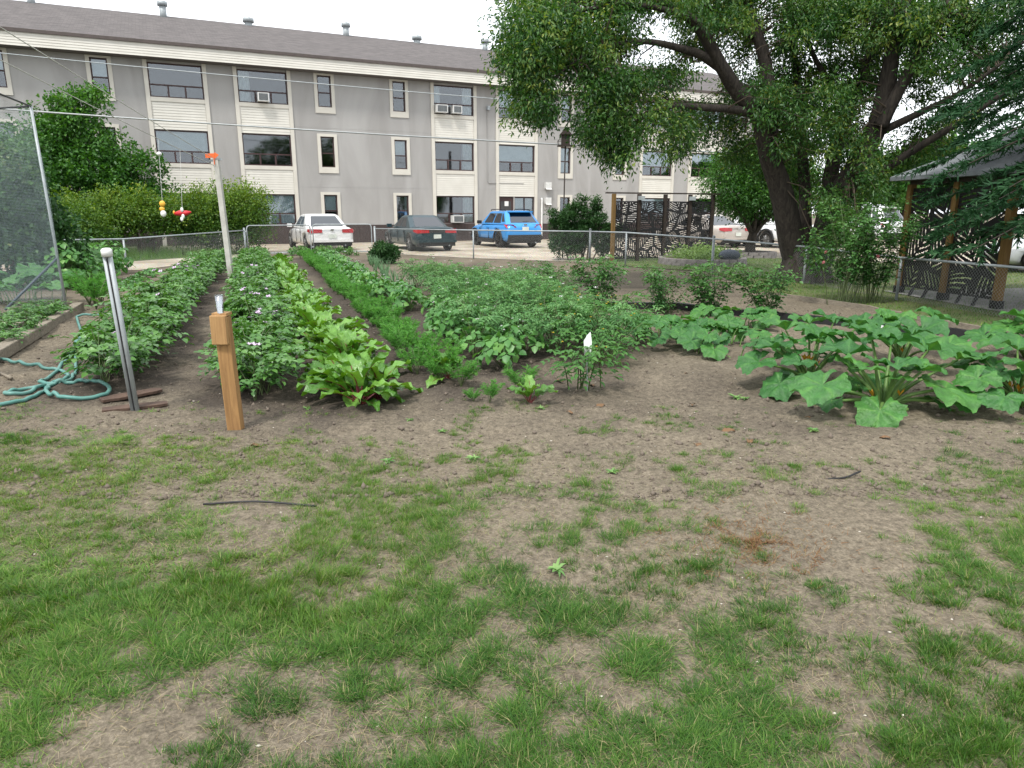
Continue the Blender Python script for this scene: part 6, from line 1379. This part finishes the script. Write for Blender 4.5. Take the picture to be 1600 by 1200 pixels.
# small crab apple
st = G(1172, 402)
def small_tree():
    r = np.random.default_rng(90); o = thing('crab_apple_tree', 'small round crown tree with short trunk beside the leaf screen', 'tree', st); b = MB()
    b.tube(bez([(0, 0, -.1), (-.02, 0, .4), (.05, 0, .85)], 4), [.24, .22, .20, .18, .17, .165, .16, .15, .15], 10); tips = []
    for a, l, z in ((2.9, 1.2, 2.2), (.3, 1.2, 2.2), (1.5, .9, 2.5), (4.6, 1.0, 2.3), (3.8, 1.1, 1.7), (5.6, 1.3, 1.8), (.9, .5, 2.9)):
        q = bez([(.05, 0, .75), (math.cos(a) * l * .4, math.sin(a) * l * .4, .75 + (z - .75) * .55), (math.cos(a) * l, math.sin(a) * l, z)], 5); b.tube(q, [.10 * (1 - .08 * i) for i in range(len(q))], 7); tips += q[4:]
    b.build('trunk', M['bark'], o, True); n = 560; d = unit(r.normal(size=(n, 3))); C = d * (r.random(n) ** .4)[:, None] * np.array([2.0, 1.7, 1.35]) + np.array([.1, 0, 2.55]); C = C[(C[:, 2] > 1.25)]
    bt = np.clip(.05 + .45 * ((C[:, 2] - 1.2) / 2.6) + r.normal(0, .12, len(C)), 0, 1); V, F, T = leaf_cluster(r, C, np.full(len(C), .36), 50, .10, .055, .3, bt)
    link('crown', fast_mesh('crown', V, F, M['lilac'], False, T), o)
small_tree()
# spruce at the right edge: long sweeping boughs
def spruce():
    r = np.random.default_rng(95); o = thing('spruce_tree', 'dark spruce with sweeping boughs hanging over the gazebo', 'tree', Vector((9.0, 9.9, 0))); b = MB(); b.tube([(0, 0, -.2), (0, 0, 4), (0, 0, 9)], [.22, .17, .06], 10); parts = []
    for k in range(135):
        z = 1.25 + 5.6 * k / 135; a = k * 2.4 + r.uniform(-.2, .2); ln = (3.7 - 2.0 * (z - 1.25) / 5.6) * r.uniform(.75, 1.1)
        if z < 2.7 and not (math.cos(a) < 0.1): ln *= .8
        q = bez([(0, 0, z), (math.cos(a) * ln * .5, math.sin(a) * ln * .5, z + .18), (math.cos(a) * ln, math.sin(a) * ln, z - .10 - .12 * ln)], 8); b.tube(q, [.035 * (1 - .055 * i) for i in range(len(q))], 5, cap=False)
        Q = np.array([tuple(p) for p in q]); n = 38; t = r.uniform(.15, 1, n) ** .8; P = np.stack([np.interp(t, np.linspace(0, 1, len(Q)), Q[:, c]) for c in range(3)], 1)
        side = np.where(r.random(n) < .5, 1, -1); dr = np.array([math.cos(a), math.sin(a), 0]); sd = np.array([-math.sin(a), math.cos(a), 0]); sl = (.70 * (1 - .45 * t) + .14) * r.uniform(.6, 1.1, n) * (ln / 3) ** .5
        D = dr[None] * .8 + sd[None] * side[:, None] * .9 + np.stack([np.zeros(n), np.zeros(n), -.25 - .4 * r.random(n)], 1); D = unit(D)
        for i in range(n):    # needles along each side twig
            m = 28; u = r.uniform(0, 1, m); pp = P[i] + D[i] * (u * sl[i])[:, None]; nd = D[i][None] * .75 + r.normal(0, .45, (m, 3)); parts.append(scatter(T_STRIP, pp, nd, r.normal(0, 1, (m, 3)), r.uniform(.065, .12, m), .025, np.clip(r.uniform(.1, .75) + r.normal(0, .12, m), 0, 1)))
    b.build('trunk', M['bark'], o, True); V, F, T = cat(parts); link('crown', fast_mesh('crown', V, F, M['spruce'], False, T), o)
spruce()
# trees far beyond the car park, closing the view at the right
for i, (x, y, h, s) in enumerate(((24, 44, 6.5, 3.2), (31, 40, 8, 3.8), (37, 33, 7, 3.5), (20, 58, 7, 3.6), (40, 46, 9, 4.5), (33, 52, 7, 4.0), (46, 38, 8, 4.2))):
    shrub('distant_tree', ('leafy distant tree just right of the apartment block', 'tall leafy distant tree seen between the stems of the big tree', 'leafy distant tree seen beyond the gazebo', 'leafy distant tree half behind the end of the apartment block', 'large distant tree furthest behind the gazebo', 'broad distant tree standing among the others beyond the car park', 'distant tree at the outer right end of the far tree line')[i], 'tree', Vector((x, y, 0)), [(0, 0, h * .55, s, s, h * .33), (s * .4, 0, h * .75, s * .6, s * .6, h * .22), (-s * .5, 0, h * .5, s * .6, s * .6, h * .22)], 9000, .34, .24, M['lilac'], 110 + i, 3, .16, stem_mat=M['bark'])
